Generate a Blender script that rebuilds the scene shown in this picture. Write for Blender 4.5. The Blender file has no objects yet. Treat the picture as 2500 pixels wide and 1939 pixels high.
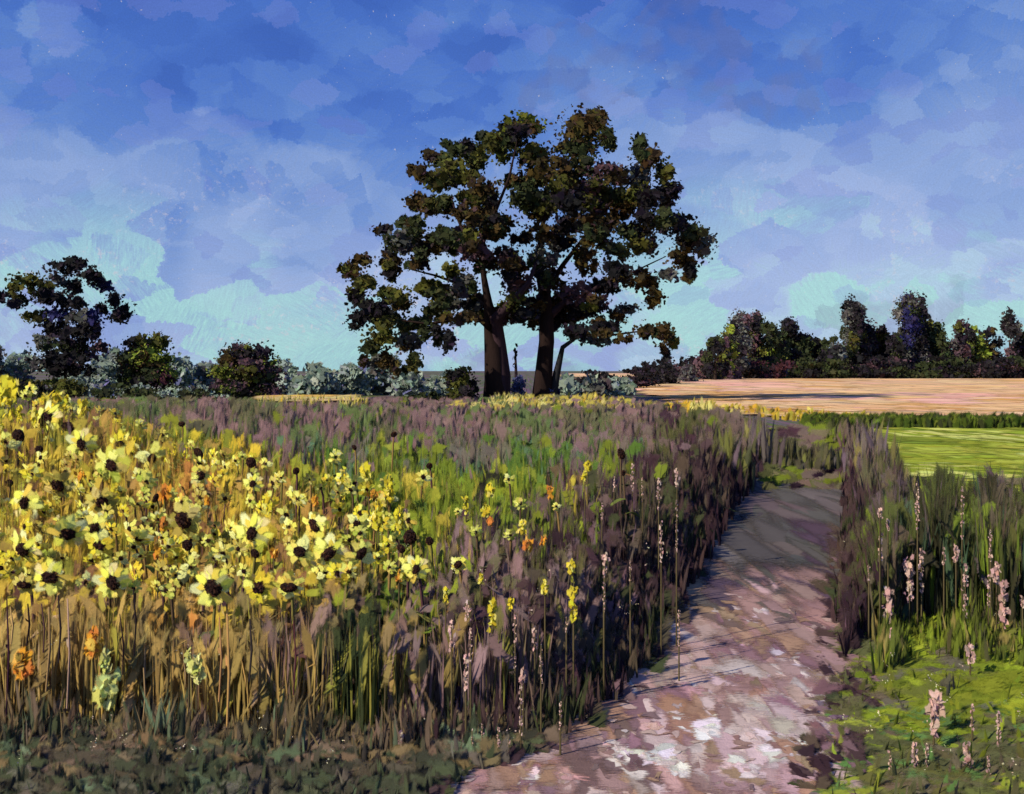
import bpy, math, random
import numpy as np
R = math.radians
random.seed(7); rng = np.random.default_rng(11)
sc = bpy.context.scene; col = sc.collection

# ------------------------------------------------------------ camera, world, sun, exposure
F = 2401.0; CX = 1250.0; HY = 905.0; EYE = 2.0      # reference-picture pixels (2500 wide) and metres
cam = bpy.data.cameras.new('camera'); camo = bpy.data.objects.new('camera', cam); col.objects.link(camo)
camo.location = (0, 0, EYE); camo.rotation_euler = (R(90), 0, 0)
cam.sensor_width = 36; cam.lens = 36 * F / 2500; cam.shift_y = -(969.5 - HY) / 2500
cam.clip_start = .05; cam.clip_end = 6000
sc.camera = camo
SUN_DIR = np.array([-.70, -.42, .56]); SUN_DIR /= np.linalg.norm(SUN_DIR)
SUN_EL = math.asin(SUN_DIR[2]); SUN_AZ = math.atan2(SUN_DIR[0], SUN_DIR[1])
sun = bpy.data.lights.new('sun', 'SUN'); sun.energy = 4.6; sun.angle = R(.5); sun.color = (1, .93, .80)
suno = bpy.data.objects.new('sun', sun); col.objects.link(suno)
from mathutils import Vector
suno.rotation_euler = Vector(SUN_DIR).to_track_quat('Z', 'Y').to_euler()
sc.view_settings.view_transform = 'Standard'; sc.view_settings.look = 'None'
sc.view_settings.exposure = 0; sc.view_settings.gamma = 1
sc.cycles.max_bounces = 4; sc.cycles.diffuse_bounces = 2; sc.cycles.transparent_max_bounces = 24


def lin(c):
    return tuple(((v / 255) / 12.92 if v <= 10 else ((v / 255 + .055) / 1.055) ** 2.4) for v in c)


class NT:
    """small helper to wire shader nodes"""
    def __init__(s, tree): s.t = tree; tree.nodes.clear()
    def n(s, kind, **kw):
        nd = s.t.nodes.new(kind)
        for k, v in kw.items():
            if k.startswith('i_'):
                nd.inputs[int(k[2:]) if k[2:].isdigit() else k[2:]].default_value = v
            else: setattr(nd, k, v)
        return nd
    def put(s, sock, v):
        if isinstance(v, bpy.types.NodeSocket): s.t.links.new(v, sock)
        else: sock.default_value = v
    def m(s, op, a, b=0., c=None, clamp=False):
        nd = s.n('ShaderNodeMath', operation=op, use_clamp=clamp); s.put(nd.inputs[0], a); s.put(nd.inputs[1], b)
        if c is not None: s.put(nd.inputs[2], c)
        return nd.outputs[0]
    def mix(s, f, a, b, blend='MIX'):
        nd = s.n('ShaderNodeMix', data_type='RGBA', blend_type=blend)
        s.put(nd.inputs[0], f); s.put(nd.inputs[6], a); s.put(nd.inputs[7], b); return nd.outputs[2]
    def xyz(s, x, y, z):
        nd = s.n('ShaderNodeCombineXYZ'); s.put(nd.inputs[0], x); s.put(nd.inputs[1], y); s.put(nd.inputs[2], z); return nd.outputs[0]
    def noise(s, vec, scale, detail=2., rough=.5):
        nd = s.n('ShaderNodeTexNoise'); s.put(nd.inputs['Vector'], vec); nd.inputs['Scale'].default_value = scale
        nd.inputs['Detail'].default_value = detail; nd.inputs['Roughness'].default_value = rough; return nd
    def ramp(s, f, stops, interp='LINEAR'):
        nd = s.n('ShaderNodeValToRGB'); cr = nd.color_ramp; cr.interpolation = interp
        while len(cr.elements) < len(stops): cr.elements.new(.5)
        for e, (p, c) in zip(cr.elements, stops): e.position = p; e.color = (*c[:3], 1)
        s.put(nd.inputs[0], f); return nd.outputs[0]
    def sm(s, v, a, b):
        nd = s.n('ShaderNodeMapRange', interpolation_type='SMOOTHSTEP'); s.put(nd.inputs[0], v)
        nd.inputs[1].default_value = a; nd.inputs[2].default_value = b; return nd.outputs[0]


def build_world():
    w = bpy.data.worlds.new('World'); sc.world = w; w.use_nodes = True
    T = NT(w.node_tree)
    tc = T.n('ShaderNodeTexCoord').outputs['Generated']
    sep = T.n('ShaderNodeSeparateXYZ'); T.put(sep.inputs[0], tc)
    az = T.m('ARCTAN2', sep.outputs[0], sep.outputs[1]); el = T.m('ARCSINE', sep.outputs[2])
    uv = T.xyz(az, el, 0.)
    # patches of thin cloud, laid as overlapping dabs of tinted air
    def dabs(scale, sx, sy, off, dist, rz=0., smooth=0.):
        d = T.noise(uv, scale * 1.1, 3.).outputs['Color']
        sub = T.n('ShaderNodeVectorMath', operation='SUBTRACT', i_1=(.5, .5, .5)); T.put(sub.inputs[0], d)
        sca = T.n('ShaderNodeVectorMath', operation='SCALE'); T.put(sca.inputs[0], sub.outputs[0]); sca.inputs['Scale'].default_value = dist / scale
        add = T.n('ShaderNodeVectorMath', operation='ADD'); T.put(add.inputs[0], uv); T.put(add.inputs[1], sca.outputs[0])
        fr = T.noise(uv, 210, 3., .7).outputs['Color']      # frayed, dry edges
        fs = T.n('ShaderNodeVectorMath', operation='SUBTRACT', i_1=(.5, .5, .5)); T.put(fs.inputs[0], fr)
        fc = T.n('ShaderNodeVectorMath', operation='SCALE'); T.put(fc.inputs[0], fs.outputs[0]); fc.inputs['Scale'].default_value = .012
        fa = T.n('ShaderNodeVectorMath', operation='ADD'); T.put(fa.inputs[0], add.outputs[0]); T.put(fa.inputs[1], fc.outputs[0]); add = fa
        mp = T.n('ShaderNodeMapping'); T.put(mp.inputs[0], add.outputs[0]); mp.inputs['Scale'].default_value = (sx, sy, 1)
        mp.inputs['Location'].default_value = (off, off * .7, 0); mp.inputs['Rotation'].default_value = (0, 0, rz)
        v = T.n('ShaderNodeTexVoronoi', voronoi_dimensions='2D', distance='CHEBYCHEV', feature='SMOOTH_F1' if smooth else 'F1'); T.put(v.inputs['Vector'], mp.outputs[0]); v.inputs['Randomness'].default_value = .85
        v.inputs['Scale'].default_value = scale
        if smooth: v.inputs['Smoothness'].default_value = smooth
        sp = T.n('ShaderNodeSeparateColor'); T.put(sp.inputs[0], v.outputs['Color'])
        return sp.outputs, v.outputs['Distance']
    a, _ = dabs(11, .62, 1.25, .6, .4, .75, .3)
    b, bd = dabs(20, .7, 1.3, 2.1, .35, -.8, .14)
    c, _ = dabs(42, .75, 1.2, 4.0, .4, .6, .05)
    big = T.noise(uv, 3.2, 2.).outputs['Fac']
    # streaks inside a dab, turned by the dab's own angle
    vr = T.n('ShaderNodeVectorRotate', rotation_type='Z_AXIS'); T.put(vr.inputs['Vector'], uv); T.put(vr.inputs['Angle'], T.m('MULTIPLY', b[1], 3.1))
    mp = T.n('ShaderNodeMapping'); T.put(mp.inputs[0], vr.outputs[0]); mp.inputs['Scale'].default_value = (1, .16, 1)
    streak = T.noise(mp.outputs[0], 420, 3., .65).outputs['Fac']
    grain = T.noise(uv, 700, 2., .7).outputs['Fac']
    t = T.m('MULTIPLY', el, 1 / .42)
    t = T.m('ADD', t, T.m('MULTIPLY', T.m('SUBTRACT', a[0], .5), .26))
    t = T.m('ADD', t, T.m('MULTIPLY', T.m('SUBTRACT', b[0], .5), .20))
    t = T.m('ADD', t, T.m('MULTIPLY', T.m('SUBTRACT', c[0], .5), .13))
    t = T.m('ADD', t, T.m('MULTIPLY', T.m('SUBTRACT', big, .5), .50))
    t = T.m('SUBTRACT', t, T.m('MULTIPLY', T.sm(az, .02, .45), .14))
    t = T.m('ADD', t, T.m('MULTIPLY', T.m('SUBTRACT', streak, .5), .22))
    sky = T.ramp(t, [(0, lin((176, 204, 232))), (.12, lin((164, 184, 230))), (.28, lin((146, 172, 224))), (.44, lin((128, 158, 217))),
                     (.60, lin((94, 134, 210))), (.78, lin((70, 113, 202))), (1, lin((56, 97, 188)))])
    # aqua dabs low down, lavender dabs higher
    aq = T.m('MULTIPLY', T.sm(T.m('ADD', T.m('ADD', T.m('ADD', b[2], T.m('MULTIPLY', a[1], .5)), T.m('MULTIPLY', c[1], .45)), T.m('MULTIPLY', streak, .35)), 1.0, 1.3), T.sm(T.m('ADD', el, T.m('MULTIPLY', T.m('SUBTRACT', a[2], .5), .09)), .17, .06))
    sky = T.mix(T.m('MULTIPLY', aq, T.m('ADD', .35, T.m('MULTIPLY', streak, .8))), sky, (*lin((168, 222, 218)), 1))
    lv = T.m('MULTIPLY', T.m('GREATER_THAN', c[2], .74), T.m('GREATER_THAN', b[1], .35))
    sky = T.mix(T.m('MULTIPLY', lv, .26), sky, (*lin((126, 140, 216)), 1))
    gy = T.m('MULTIPLY', T.m('GREATER_THAN', a[1], .86), T.sm(T.noise(uv, 30, 2.).outputs['Fac'], .4, .62))
    sky = T.mix(T.m('MULTIPLY', gy, .30), sky, (*lin((112, 116, 160)), 1))
    # cream haze scumbled low over the horizon
    ch = T.m('MULTIPLY', T.sm(T.noise(uv, 150, 3., .75).outputs['Fac'], .54, .66), T.m('MULTIPLY', T.sm(T.noise(uv, 9, 2.).outputs['Fac'], .5, .62), T.sm(el, .26, .08)))
    sky = T.mix(T.m('MULTIPLY', ch, .55), sky, (*lin((214, 208, 222)), 1))
    # pale broken flecks
    fl = T.m('MULTIPLY', T.m('GREATER_THAN', T.noise(uv, 240, 2., .6).outputs['Fac'], .715), T.m('GREATER_THAN', T.noise(uv, 11, 2.).outputs['Fac'], .52))
    sky = T.mix(T.m('MULTIPLY', fl, .55), sky, (*lin((206, 204, 214)), 1))
    val = T.m('ADD', .62, T.m('MULTIPLY', T.m('ADD', streak, T.m('MULTIPLY', grain, 1.2)), .34))
    hs = T.n('ShaderNodeVectorMath', operation='SCALE'); T.put(hs.inputs[0], sky); T.put(hs.inputs['Scale'], val)
    nish = T.n('ShaderNodeTexSky', sky_type='NISHITA', sun_disc=False, sun_elevation=SUN_EL, sun_rotation=SUN_AZ % (2 * math.pi))
    ns = T.n('ShaderNodeVectorMath', operation='SCALE'); T.put(ns.inputs[0], nish.outputs[0]); ns.inputs['Scale'].default_value = .08
    fin = T.mix(.88, ns.outputs[0], hs.outputs[0])
    bg = T.n('ShaderNodeBackground'); T.put(bg.inputs[0], fin); bg.inputs[1].default_value = 1
    T.t.links.new(bg.outputs[0], T.n('ShaderNodeOutputWorld').inputs[0])


build_world()

# ------------------------------------------------------------ helpers
def GD(py): return EYE * F / (py - HY)                 # distance of flat ground seen at row py


def P(px, py, d): return np.array([(px - CX) / F * d, d, EYE - (py - HY) / F * d])


def sst(v, a, b):
    t = np.clip((v - a) / (b - a), 0, 1); return t * t * (3 - 2 * t)


def ground_z(x, y):
    x = np.asarray(x, float); y = np.asarray(y, float)
    z = .5 * sst(-x, .6, 5.5) * sst(y, 6.2, 12) * (1 - sst(y, 20, 40))
    return z + .025 * np.sin(x * 1.7 + .4 * y) * np.sin(y * 1.1) * (1 - sst(y, 30, 60))


def material(name, streak=(1, 1, 1), sscale=40., samt=.35, gscale=120., gamt=.25, bump=.4, up=0., trans=0., ascale=None, aamt=.8, soft=(.22, .62)):
    m = bpy.data.materials.new(name); m.use_nodes = True; T = NT(m.node_tree)
    geo = T.n('ShaderNodeNewGeometry').outputs['Position']
    mp = T.n('ShaderNodeMapping'); T.put(mp.inputs[0], geo); mp.inputs['Scale'].default_value = streak
    st = T.noise(mp.outputs[0], sscale, 3., .6).outputs['Fac']
    gr = T.noise(geo, gscale, 2., .6).outputs['Fac']
    vc = T.n('ShaderNodeVertexColor', layer_name='Col'); c = vc.outputs[0]
    f = T.m('ADD', 1 - samt / 2 - gamt / 2, T.m('ADD', T.m('MULTIPLY', st, samt), T.m('MULTIPLY', gr, gamt)))
    s = T.n('ShaderNodeVectorMath', operation='SCALE'); T.put(s.inputs[0], c); T.put(s.inputs['Scale'], f)
    b = T.n('ShaderNodeBsdfPrincipled'); T.put(b.inputs['Base Color'], s.outputs[0]); b.inputs['Roughness'].default_value = .95
    b.inputs['Specular IOR Level'].default_value = .08
    bp = T.n('ShaderNodeBump'); bp.inputs['Strength'].default_value = bump; bp.inputs['Distance'].default_value = .02
    T.put(bp.inputs['Height'], T.m('ADD', st, gr)); nrm = bp.outputs[0]
    if up:      # blades are soft and rounded: their shading leans to the sky rather than flickering with each facet
        a1 = T.n('ShaderNodeVectorMath', operation='SCALE'); T.put(a1.inputs[0], nrm); a1.inputs['Scale'].default_value = 1 - up
        a2 = T.n('ShaderNodeVectorMath', operation='ADD', i_1=(-.25 * up, -.45 * up, .8 * up)); T.put(a2.inputs[0], a1.outputs[0])
        a3 = T.n('ShaderNodeVectorMath', operation='NORMALIZE'); T.put(a3.inputs[0], a2.outputs[0]); nrm = a3.outputs[0]
    T.put(b.inputs['Normal'], nrm); out = b.outputs[0]
    if trans:
        tr = T.n('ShaderNodeBsdfTranslucent'); T.put(tr.inputs[0], s.outputs[0]); mx = T.n('ShaderNodeMixShader'); mx.inputs[0].default_value = trans
        T.put(mx.inputs[1], out); T.put(mx.inputs[2], tr.outputs[0]); out = mx.outputs[0]
    if ascale:  # frayed edges
        an = T.noise(mp.outputs[0], ascale, 2., .6).outputs['Fac']
        al = T.sm(T.m('ADD', vc.outputs[1], T.m('MULTIPLY', T.m('SUBTRACT', an, .5), aamt)), *soft)
        tp = T.n('ShaderNodeBsdfTransparent'); mx = T.n('ShaderNodeMixShader'); T.put(mx.inputs[0], al)
        T.put(mx.inputs[1], tp.outputs[0]); T.put(mx.inputs[2], out); out = mx.outputs[0]
    T.t.links.new(out, T.n('ShaderNodeOutputMaterial').inputs[0])
    return m


WARM = np.array([1.03, 1.02, .80])
M_BLADE = material('grass_blades', (1, 1, .07), 55, .6, 130, .35, .2, up=.6, trans=.25, ascale=110, aamt=1.5, soft=(.1, .85))
M_FLAT = material('earth_and_turf', (.35, 1, 1), 26, .4, 90, .3, .22, ascale=60, aamt=1.3, soft=(.1, .8))
M_TURF = material('turf', (.5, .8, .35), 30, .5, 90, .35, .25, up=.6, trans=.15, ascale=60, aamt=1.5, soft=(.1, .9))
M_FAR = material('far_fields', (.06, 1, 1), 3.5, .3, 8, .2, .03, up=.6, ascale=6, aamt=.8, soft=(.1, .8))
M_LEAF = material('leaf_masses', (1, 1, .5), 7, .5, 22, .5, .5, ascale=12, aamt=1.2)
M_BARK = material('bark', (1, 1, .15), 9, .6, 30, .3, .8)
M_PETAL = material('flower_parts', (1, 1, 1), 90, .4, 240, .4, .3, up=.4, trans=.2, ascale=200, aamt=1.4, soft=(.08, .8))


def four(C):
    C = np.asarray(C, np.float32)
    return C if C.shape[1] == 4 else np.concatenate([C, np.full((len(C), 1), 2., np.float32)], 1)


def mesh_obj(name, V, faces_n, idx, C=None, mat=None, parent=None, **props):
    """faces_n: array of loop counts per face; idx: flat vertex indices"""
    me = bpy.data.meshes.new(name); V = np.asarray(V, np.float32)
    me.vertices.add(len(V)); me.vertices.foreach_set('co', V.ravel())
    idx = np.asarray(idx, np.int32); faces_n = np.asarray(faces_n, np.int32)
    me.loops.add(len(idx)); me.loops.foreach_set('vertex_index', idx)
    me.polygons.add(len(faces_n)); st = np.concatenate([[0], np.cumsum(faces_n)[:-1]]).astype(np.int32)
    me.polygons.foreach_set('loop_start', st); me.polygons.foreach_set('loop_total', faces_n)
    if C is not None:
        at = me.attributes.new('Col', 'FLOAT_COLOR', 'POINT'); C = np.asarray(C, np.float32)
        at.data.foreach_set('color', four(C).ravel())
    me.update(calc_edges=True); me.validate()
    o = bpy.data.objects.new(name, me); col.objects.link(o)
    if mat: me.materials.append(mat)
    if parent: o.parent = parent
    for k, v in props.items(): o[k] = v
    return o


def empty(name, loc, label, cat, group=None):
    o = bpy.data.objects.new(name, None); col.objects.link(o); o.location = loc; o.empty_display_size = .1
    o['label'] = label; o['category'] = cat
    if group: o['group'] = group
    return o


class Geo:
    def __init__(s): s.V = []; s.F = []; s.I = []; s.C = []; s.n = 0
    def add(s, V, fn, idx, C):
        s.V.append(V); s.F.append(fn); s.I.append(np.asarray(idx) + s.n); s.C.append(four(C)); s.n += len(V)
    def obj(s, name, mat, parent=None, **props):
        V = np.concatenate(s.V)
        if parent is not None: V = V - np.array(parent.location)
        return mesh_obj(name, V, np.concatenate(s.F), np.concatenate(s.I), np.concatenate(s.C), mat, parent, **props)


def blades(B, h, w, C, yaw=None, lean=.12, prof=(.8, 1, 1, .6), cj=.10):
    """B (N,3) foot points, h heights, w widths, C colours -> upright ragged strokes"""
    N = len(B); K = len(prof)
    yaw = rng.uniform(-1.1, 1.1, N) if yaw is None else yaw
    t = np.linspace(0, 1, K)[None, :] + np.zeros((N, 1))
    t[:, -1] += 0; lx = rng.normal(0, lean, N) * h; ly = rng.normal(0, lean * .6, N) * h
    px = B[:, 0:1] + lx[:, None] * t ** 1.6; py = B[:, 1:2] + ly[:, None] * t ** 1.6; pz = B[:, 2:3] + h[:, None] * t
    hw = .5 * w[:, None] * np.array(prof)[None, :] * rng.uniform(.7, 1.25, (N, K))
    cx, sy = np.cos(yaw)[:, None] * hw, np.sin(yaw)[:, None] * hw
    cup = .25 * hw
    L = np.stack([px - cx, py - sy, pz + rng.normal(0, .02, (N, K)) * h[:, None]], 2)
    Mi = np.stack([px + sy * .25, py - cx * .25, pz], 2)
    Rr = np.stack([px + cx, py + sy, pz + rng.normal(0, .02, (N, K)) * h[:, None]], 2)
    V = np.stack([L, Mi, Rr], 2).reshape(-1, 3)
    base = (np.arange(N) * K * 3)[:, None, None] + (np.arange(K - 1) * 3)[None, :, None] + np.arange(2)[None, None, :]
    q = np.stack([base, base + 1, base + 4, base + 3], 3).reshape(-1)
    CC = np.repeat(C, K * 3, 0) * (1 + np.repeat(rng.normal(0, cj, (N * K, 1)), 3, 0))
    A = np.zeros((N, K, 3)); A[:, :, 1] = 1.25; A[:, -1, :] = .1; A[:, 0, :] = .6
    return V, np.full(N * (K - 1) * 2, 4), q, np.concatenate([np.clip(CC, 0, 1), A.reshape(-1, 1)], 1)


def dabs(Pc, ru, rv, C, nrm=None, nrand=1., jag=.32, rot=None, n=9, cj=.08, warp=.08):
    """ragged polygons: centres, half sizes along u (mostly level) and v, colour; nrm = preferred facing"""
    N = len(Pc)
    if nrm is None: nrm = np.tile([0, -1., .25], (N, 1))
    nm = nrm + rng.normal(0, nrand, (N, 3)); nm /= np.linalg.norm(nm, axis=1)[:, None] + 1e-9
    ref = np.tile([0, 0, 1.], (N, 1)); bad = np.abs(nm[:, 2]) > .93; ref[bad] = [0, 1, 0]
    u = np.cross(ref, nm); u /= np.linalg.norm(u, axis=1)[:, None]; v = np.cross(nm, u)
    if rot is not None:
        c, s_ = np.cos(rot)[:, None], np.sin(rot)[:, None]; u, v = u * c + v * s_, v * c - u * s_
    a = np.linspace(0, 2 * math.pi, n, endpoint=False)[None, :] + rng.uniform(-.25, .25, (N, n))
    rr = 1 + rng.uniform(-jag, jag, (N, n))
    # squarish outline, like the side of a stick of chalk
    sq = 1 / np.maximum(np.abs(np.cos(a)), np.abs(np.sin(a))); rr *= .55 * sq + .45
    off = rng.normal(0, warp, (N, n))
    V = Pc[:, None, :] + u[:, None, :] * (np.cos(a) * rr * ru[:, None])[..., None] + v[:, None, :] * (np.sin(a) * rr * rv[:, None])[..., None] \
        + nm[:, None, :] * (off * np.minimum(ru, rv)[:, None])[..., None]
    V = np.concatenate([V, Pc[:, None, :]], 1)
    CC = np.repeat(C, n + 1, 0) * (1 + rng.normal(0, cj, (N * (n + 1), 1)))
    A = np.full((N, n + 1), .05); A[:, -1] = 1.9
    b = (np.arange(N) * (n + 1))[:, None]; k = np.arange(n)[None, :]
    idx = np.stack([b + k, b + (k + 1) % n, np.broadcast_to(b + n, (N, n))], 2).reshape(-1)
    return V.reshape(-1, 3), np.full(N * n, 3), idx, np.concatenate([np.clip(CC, 0, 1), A.reshape(-1, 1)], 1)


def tube(pts, rad, C, n=8):
    pts = np.array(pts, float); V = []; up = np.array([0, 1., 0])
    for i, p in enumerate(pts):
        t = pts[min(i + 1, len(pts) - 1)] - pts[max(i - 1, 0)]; t /= np.linalg.norm(t) + 1e-9
        a = np.cross(t, up); a /= np.linalg.norm(a) + 1e-9; b = np.cross(a, t)
        for k in range(n):
            th = 2 * math.pi * k / n; V.append(p + rad[i] * (1 + random.uniform(-.12, .12)) * (a * math.cos(th) + b * math.sin(th)))
    m = len(pts); idx = []
    for i in range(m - 1):
        for k in range(n): idx += [i * n + k, i * n + (k + 1) % n, (i + 1) * n + (k + 1) % n, (i + 1) * n + k]
    fn = [4] * ((m - 1) * n) + [n]; idx += [(m - 1) * n + k for k in range(n)]
    C = np.array(C)[None, :] * (1 + rng.normal(0, .15, (len(V), 1)))
    return np.array(V), fn, idx, np.clip(C, 0, 1)


def pick(pal, N, gain=1.0):
    """pal: list of (weight, (r,g,b)) screen tints -> linear surface colours with a little drift"""
    w = np.array([p[0] for p in pal], float); w /= w.sum()
    c = np.array([lin(p[1]) for p in pal])[rng.choice(len(pal), N, p=w)]
    return np.clip(c * gain * rng.uniform(.8, 1.2, (N, 1)) * (1 + rng.normal(0, .06, (N, 3))), 0, .95)


def pickp(pal, u, v, su, sv, gain=1.0, stray=.3):
    """as pick, but neighbours share a tint: plants of one kind grow in clumps"""
    n = len(u)
    if n == 0: return np.zeros((0, 3))
    uu = u + .35 * su * np.sin(v / sv * 2.1 + u / su * .7) + rng.normal(0, .16 * su, n); vv = v + .35 * sv * np.sin(u / su * 1.7) + rng.normal(0, .16 * sv, n)
    a = np.floor(uu / su); b = np.floor(vv / sv + .5 * (a % 2)); hsh = np.abs(np.sin(a * 12.9898 + b * 78.233) * 43758.5453) % 1
    st = rng.uniform(0, 1, n) < stray; hsh[st] = rng.uniform(0, 1, int(st.sum()))
    w = np.array([p[0] for p in pal], float); cw = np.cumsum(w / w.sum()); k = np.minimum(np.searchsorted(cw, hsh), len(pal) - 1)
    c = np.array([lin(p[1]) for p in pal])[k]
    return np.clip(c * gain * rng.uniform(.86, 1.14, (n, 1)) * (1 + rng.normal(0, .04, (n, 3))), 0, .95)


# ------------------------------------------------------------ palettes (screen tints)
OLIVE = (112, 122, 44); GREEN = (84, 110, 52); TEAL = (88, 116, 92); MAUVE = (120, 98, 103); PLUM = (74, 52, 66)
BROWN = (122, 98, 74); OCHRE = (178, 140, 78); GOLD = (206, 178, 62); YEL = (226, 206, 70); LIME = (160, 176, 48); DARK = (46, 44, 40)
DKGREEN = (58, 66, 44); GREYM = (110, 102, 98); ORANGE = (208, 140, 62); GREYGREEN = (86, 96, 84)
PAL = dict(
    sunf=[(3, (204, 178, 70)), (3, (188, 162, 70)), (2, OCHRE), (2, (158, 130, 72)), (1.6, (160, 154, 66)), (.35, (196, 138, 76)), (1.5, (136, 98, 70)), (.9, (104, 76, 70))],
    sunf_far=[(2, GOLD), (2, (160, 160, 60)), (2, (132, 136, 56)), (1, MAUVE), (1, (120, 96, 84))],
    mix=[(3, (142, 150, 54)), (3, (116, 130, 50)), (2, GREEN), (.8, (184, 164, 70)), (1, BROWN), (.7, MAUVE), (.5, DARK)],
    mead=[(2.6, (116, 128, 48)), (2.4, (88, 116, 54)), (1.4, TEAL), (2.8, (126, 100, 110)), (1.4, GREYM), (.8, (140, 146, 60))],
    meadfar=[(3.6, (128, 102, 110)), (2, (104, 100, 80)), (2, (98, 112, 74)), (1, OLIVE)],
    stalk=[(3, (180, 148, 92)), (3, (158, 132, 84)), (2.6, (134, 114, 78)), (1.6, (164, 150, 74)), (.8, (128, 104, 88)), (.6, (96, 66, 66)), (.8, (186, 154, 126))],
    stalk2=[(3, (150, 128, 80)), (2, (130, 114, 82)), (1.4, (136, 130, 64)), (.4, PLUM), (1.2, (132, 108, 106)), (.7, DKGREEN)],
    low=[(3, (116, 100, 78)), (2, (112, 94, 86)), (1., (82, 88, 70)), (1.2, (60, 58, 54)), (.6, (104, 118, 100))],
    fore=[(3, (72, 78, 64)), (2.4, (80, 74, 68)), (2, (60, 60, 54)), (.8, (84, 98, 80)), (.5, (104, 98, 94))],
    bank=[(2.6, (80, 86, 50)), (2, (94, 84, 74)), (2.2, (62, 60, 46)), (1.2, (108, 122, 48)), (1, (100, 84, 94)), (.8, (72, 90, 72))],
    heather=[(3, (128, 104, 110)), (2, (118, 102, 90)), (1.6, (138, 112, 120)), (1.4, (104, 98, 66)), (1, PLUM), (.8, (130, 126, 66))],
    plum_shade=[(3, (76, 58, 64)), (2.4, (56, 40, 50)), (1.6, (84, 72, 66)), (1.6, (64, 68, 48)), (.7, (118, 92, 106))],  # plum plants, with the shade beside the path painted into their tint
    pathside=[(2, (104, 96, 78)), (2, (110, 92, 92)), (2, (84, 84, 56)), (1.5, PLUM), (1, OLIVE)],
    right=[(2.4, (98, 108, 52)), (1.8, (108, 100, 80)), (1.4, (78, 78, 54)), (2, (128, 142, 54)), (1, (112, 96, 104)), (.8, (80, 100, 84))],
    lime=[(3, (120, 130, 44)), (2, (112, 122, 44)), (1.2, (104, 108, 54)), (.8, (146, 160, 52)), (.9, (98, 92, 82))],
    lower=[(2, (98, 98, 60)), (2, (92, 92, 66)), (1.5, (108, 96, 84)), (1, (90, 120, 70)), (.6, (140, 150, 60))],
    goldgrass=[(3, (190, 172, 88)), (2, (172, 156, 80)), (2, (204, 190, 124)), (1, (214, 172, 60)), (1, (150, 150, 70))],
)
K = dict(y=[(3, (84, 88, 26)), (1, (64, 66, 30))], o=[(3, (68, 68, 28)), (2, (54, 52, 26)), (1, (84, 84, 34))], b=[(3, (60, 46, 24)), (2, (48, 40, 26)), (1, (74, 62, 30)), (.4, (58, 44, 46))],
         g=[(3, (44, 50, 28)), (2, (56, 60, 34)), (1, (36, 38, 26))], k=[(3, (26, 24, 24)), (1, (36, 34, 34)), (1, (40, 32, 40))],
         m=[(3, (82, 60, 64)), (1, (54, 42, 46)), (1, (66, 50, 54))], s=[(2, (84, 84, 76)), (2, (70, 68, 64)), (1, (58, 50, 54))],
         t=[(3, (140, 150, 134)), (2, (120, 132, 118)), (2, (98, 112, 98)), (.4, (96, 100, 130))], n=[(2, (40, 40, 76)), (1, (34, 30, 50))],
         l=[(2, (112, 122, 44)), (1, (90, 100, 40))], r=[(2, (70, 40, 44)), (1, (50, 34, 40))], i=[(2, (74, 78, 120)), (1, (60, 66, 96))], w=[(2, (116, 98, 100)), (2, (104, 92, 84)), (1, (130, 120, 70))], v=[(2, (110, 110, 56)), (2, (96, 92, 62)), (1, (78, 72, 54))], x=[(2, (74, 70, 52)), (1, (84, 78, 72)), (1, (58, 50, 48))])

# ------------------------------------------------------------ setting: ground, path, fields
def sheet(name, xs, ys, zf, colf, mat, kind='structure'):
    X, Y = np.meshgrid(xs, ys); Z = zf(X, Y); V = np.stack([X, Y, Z], 2).reshape(-1, 3)
    nx, ny = len(xs), len(ys); i = (np.arange(ny - 1)[:, None] * nx + np.arange(nx - 1)[None, :])
    q = np.stack([i, i + 1, i + nx + 1, i + nx], 2).reshape(-1)
    return mesh_obj(name, V, np.full((nx - 1) * (ny - 1), 4), q, colf(V), mat, None, kind=kind)


def gcol(V):
    N = len(V); c = pick(PAL['low'], N)
    far = V[:, 1] > 30
    c[far] = pick(PAL['meadfar'], int(far.sum())) * .8
    return c


xs = np.concatenate([-np.geomspace(3000, 12, 40), np.linspace(-11, 14, 130), np.geomspace(15, 3000, 40)])
ys = np.concatenate([[-400, -100, -30, -10], np.linspace(-4, 30, 160), np.geomspace(31, 4000, 60)])
sheet('ground', xs, ys, ground_z, gcol, M_FLAT)

# path edges (row of the picture, left column, right column) -> metres
PE = [(2300, 640, 1960), (1939, 1010, 1985), (1850, 1270, 2000), (1780, 1410, 2015), (1700, 1500, 2035), (1600, 1575, 2045), (1500, 1630, 2055), (1400, 1700, 2062), (1300, 1765, 2066), (1200, 1830, 2060),
      (1150, 1858, 2046), (1100, 1880, 2020), (1070, 1890, 2000)]
pd = np.array([GD(r) for r, _, _ in PE]); pl = np.array([(l - CX) / F for _, l, _ in PE]) * pd; pr = np.array([(q - CX) / F for _, _, q in PE]) * pd
def path_l(d): return np.interp(d, pd, pl)
def path_r(d): return np.interp(d, pd, pr)


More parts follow.
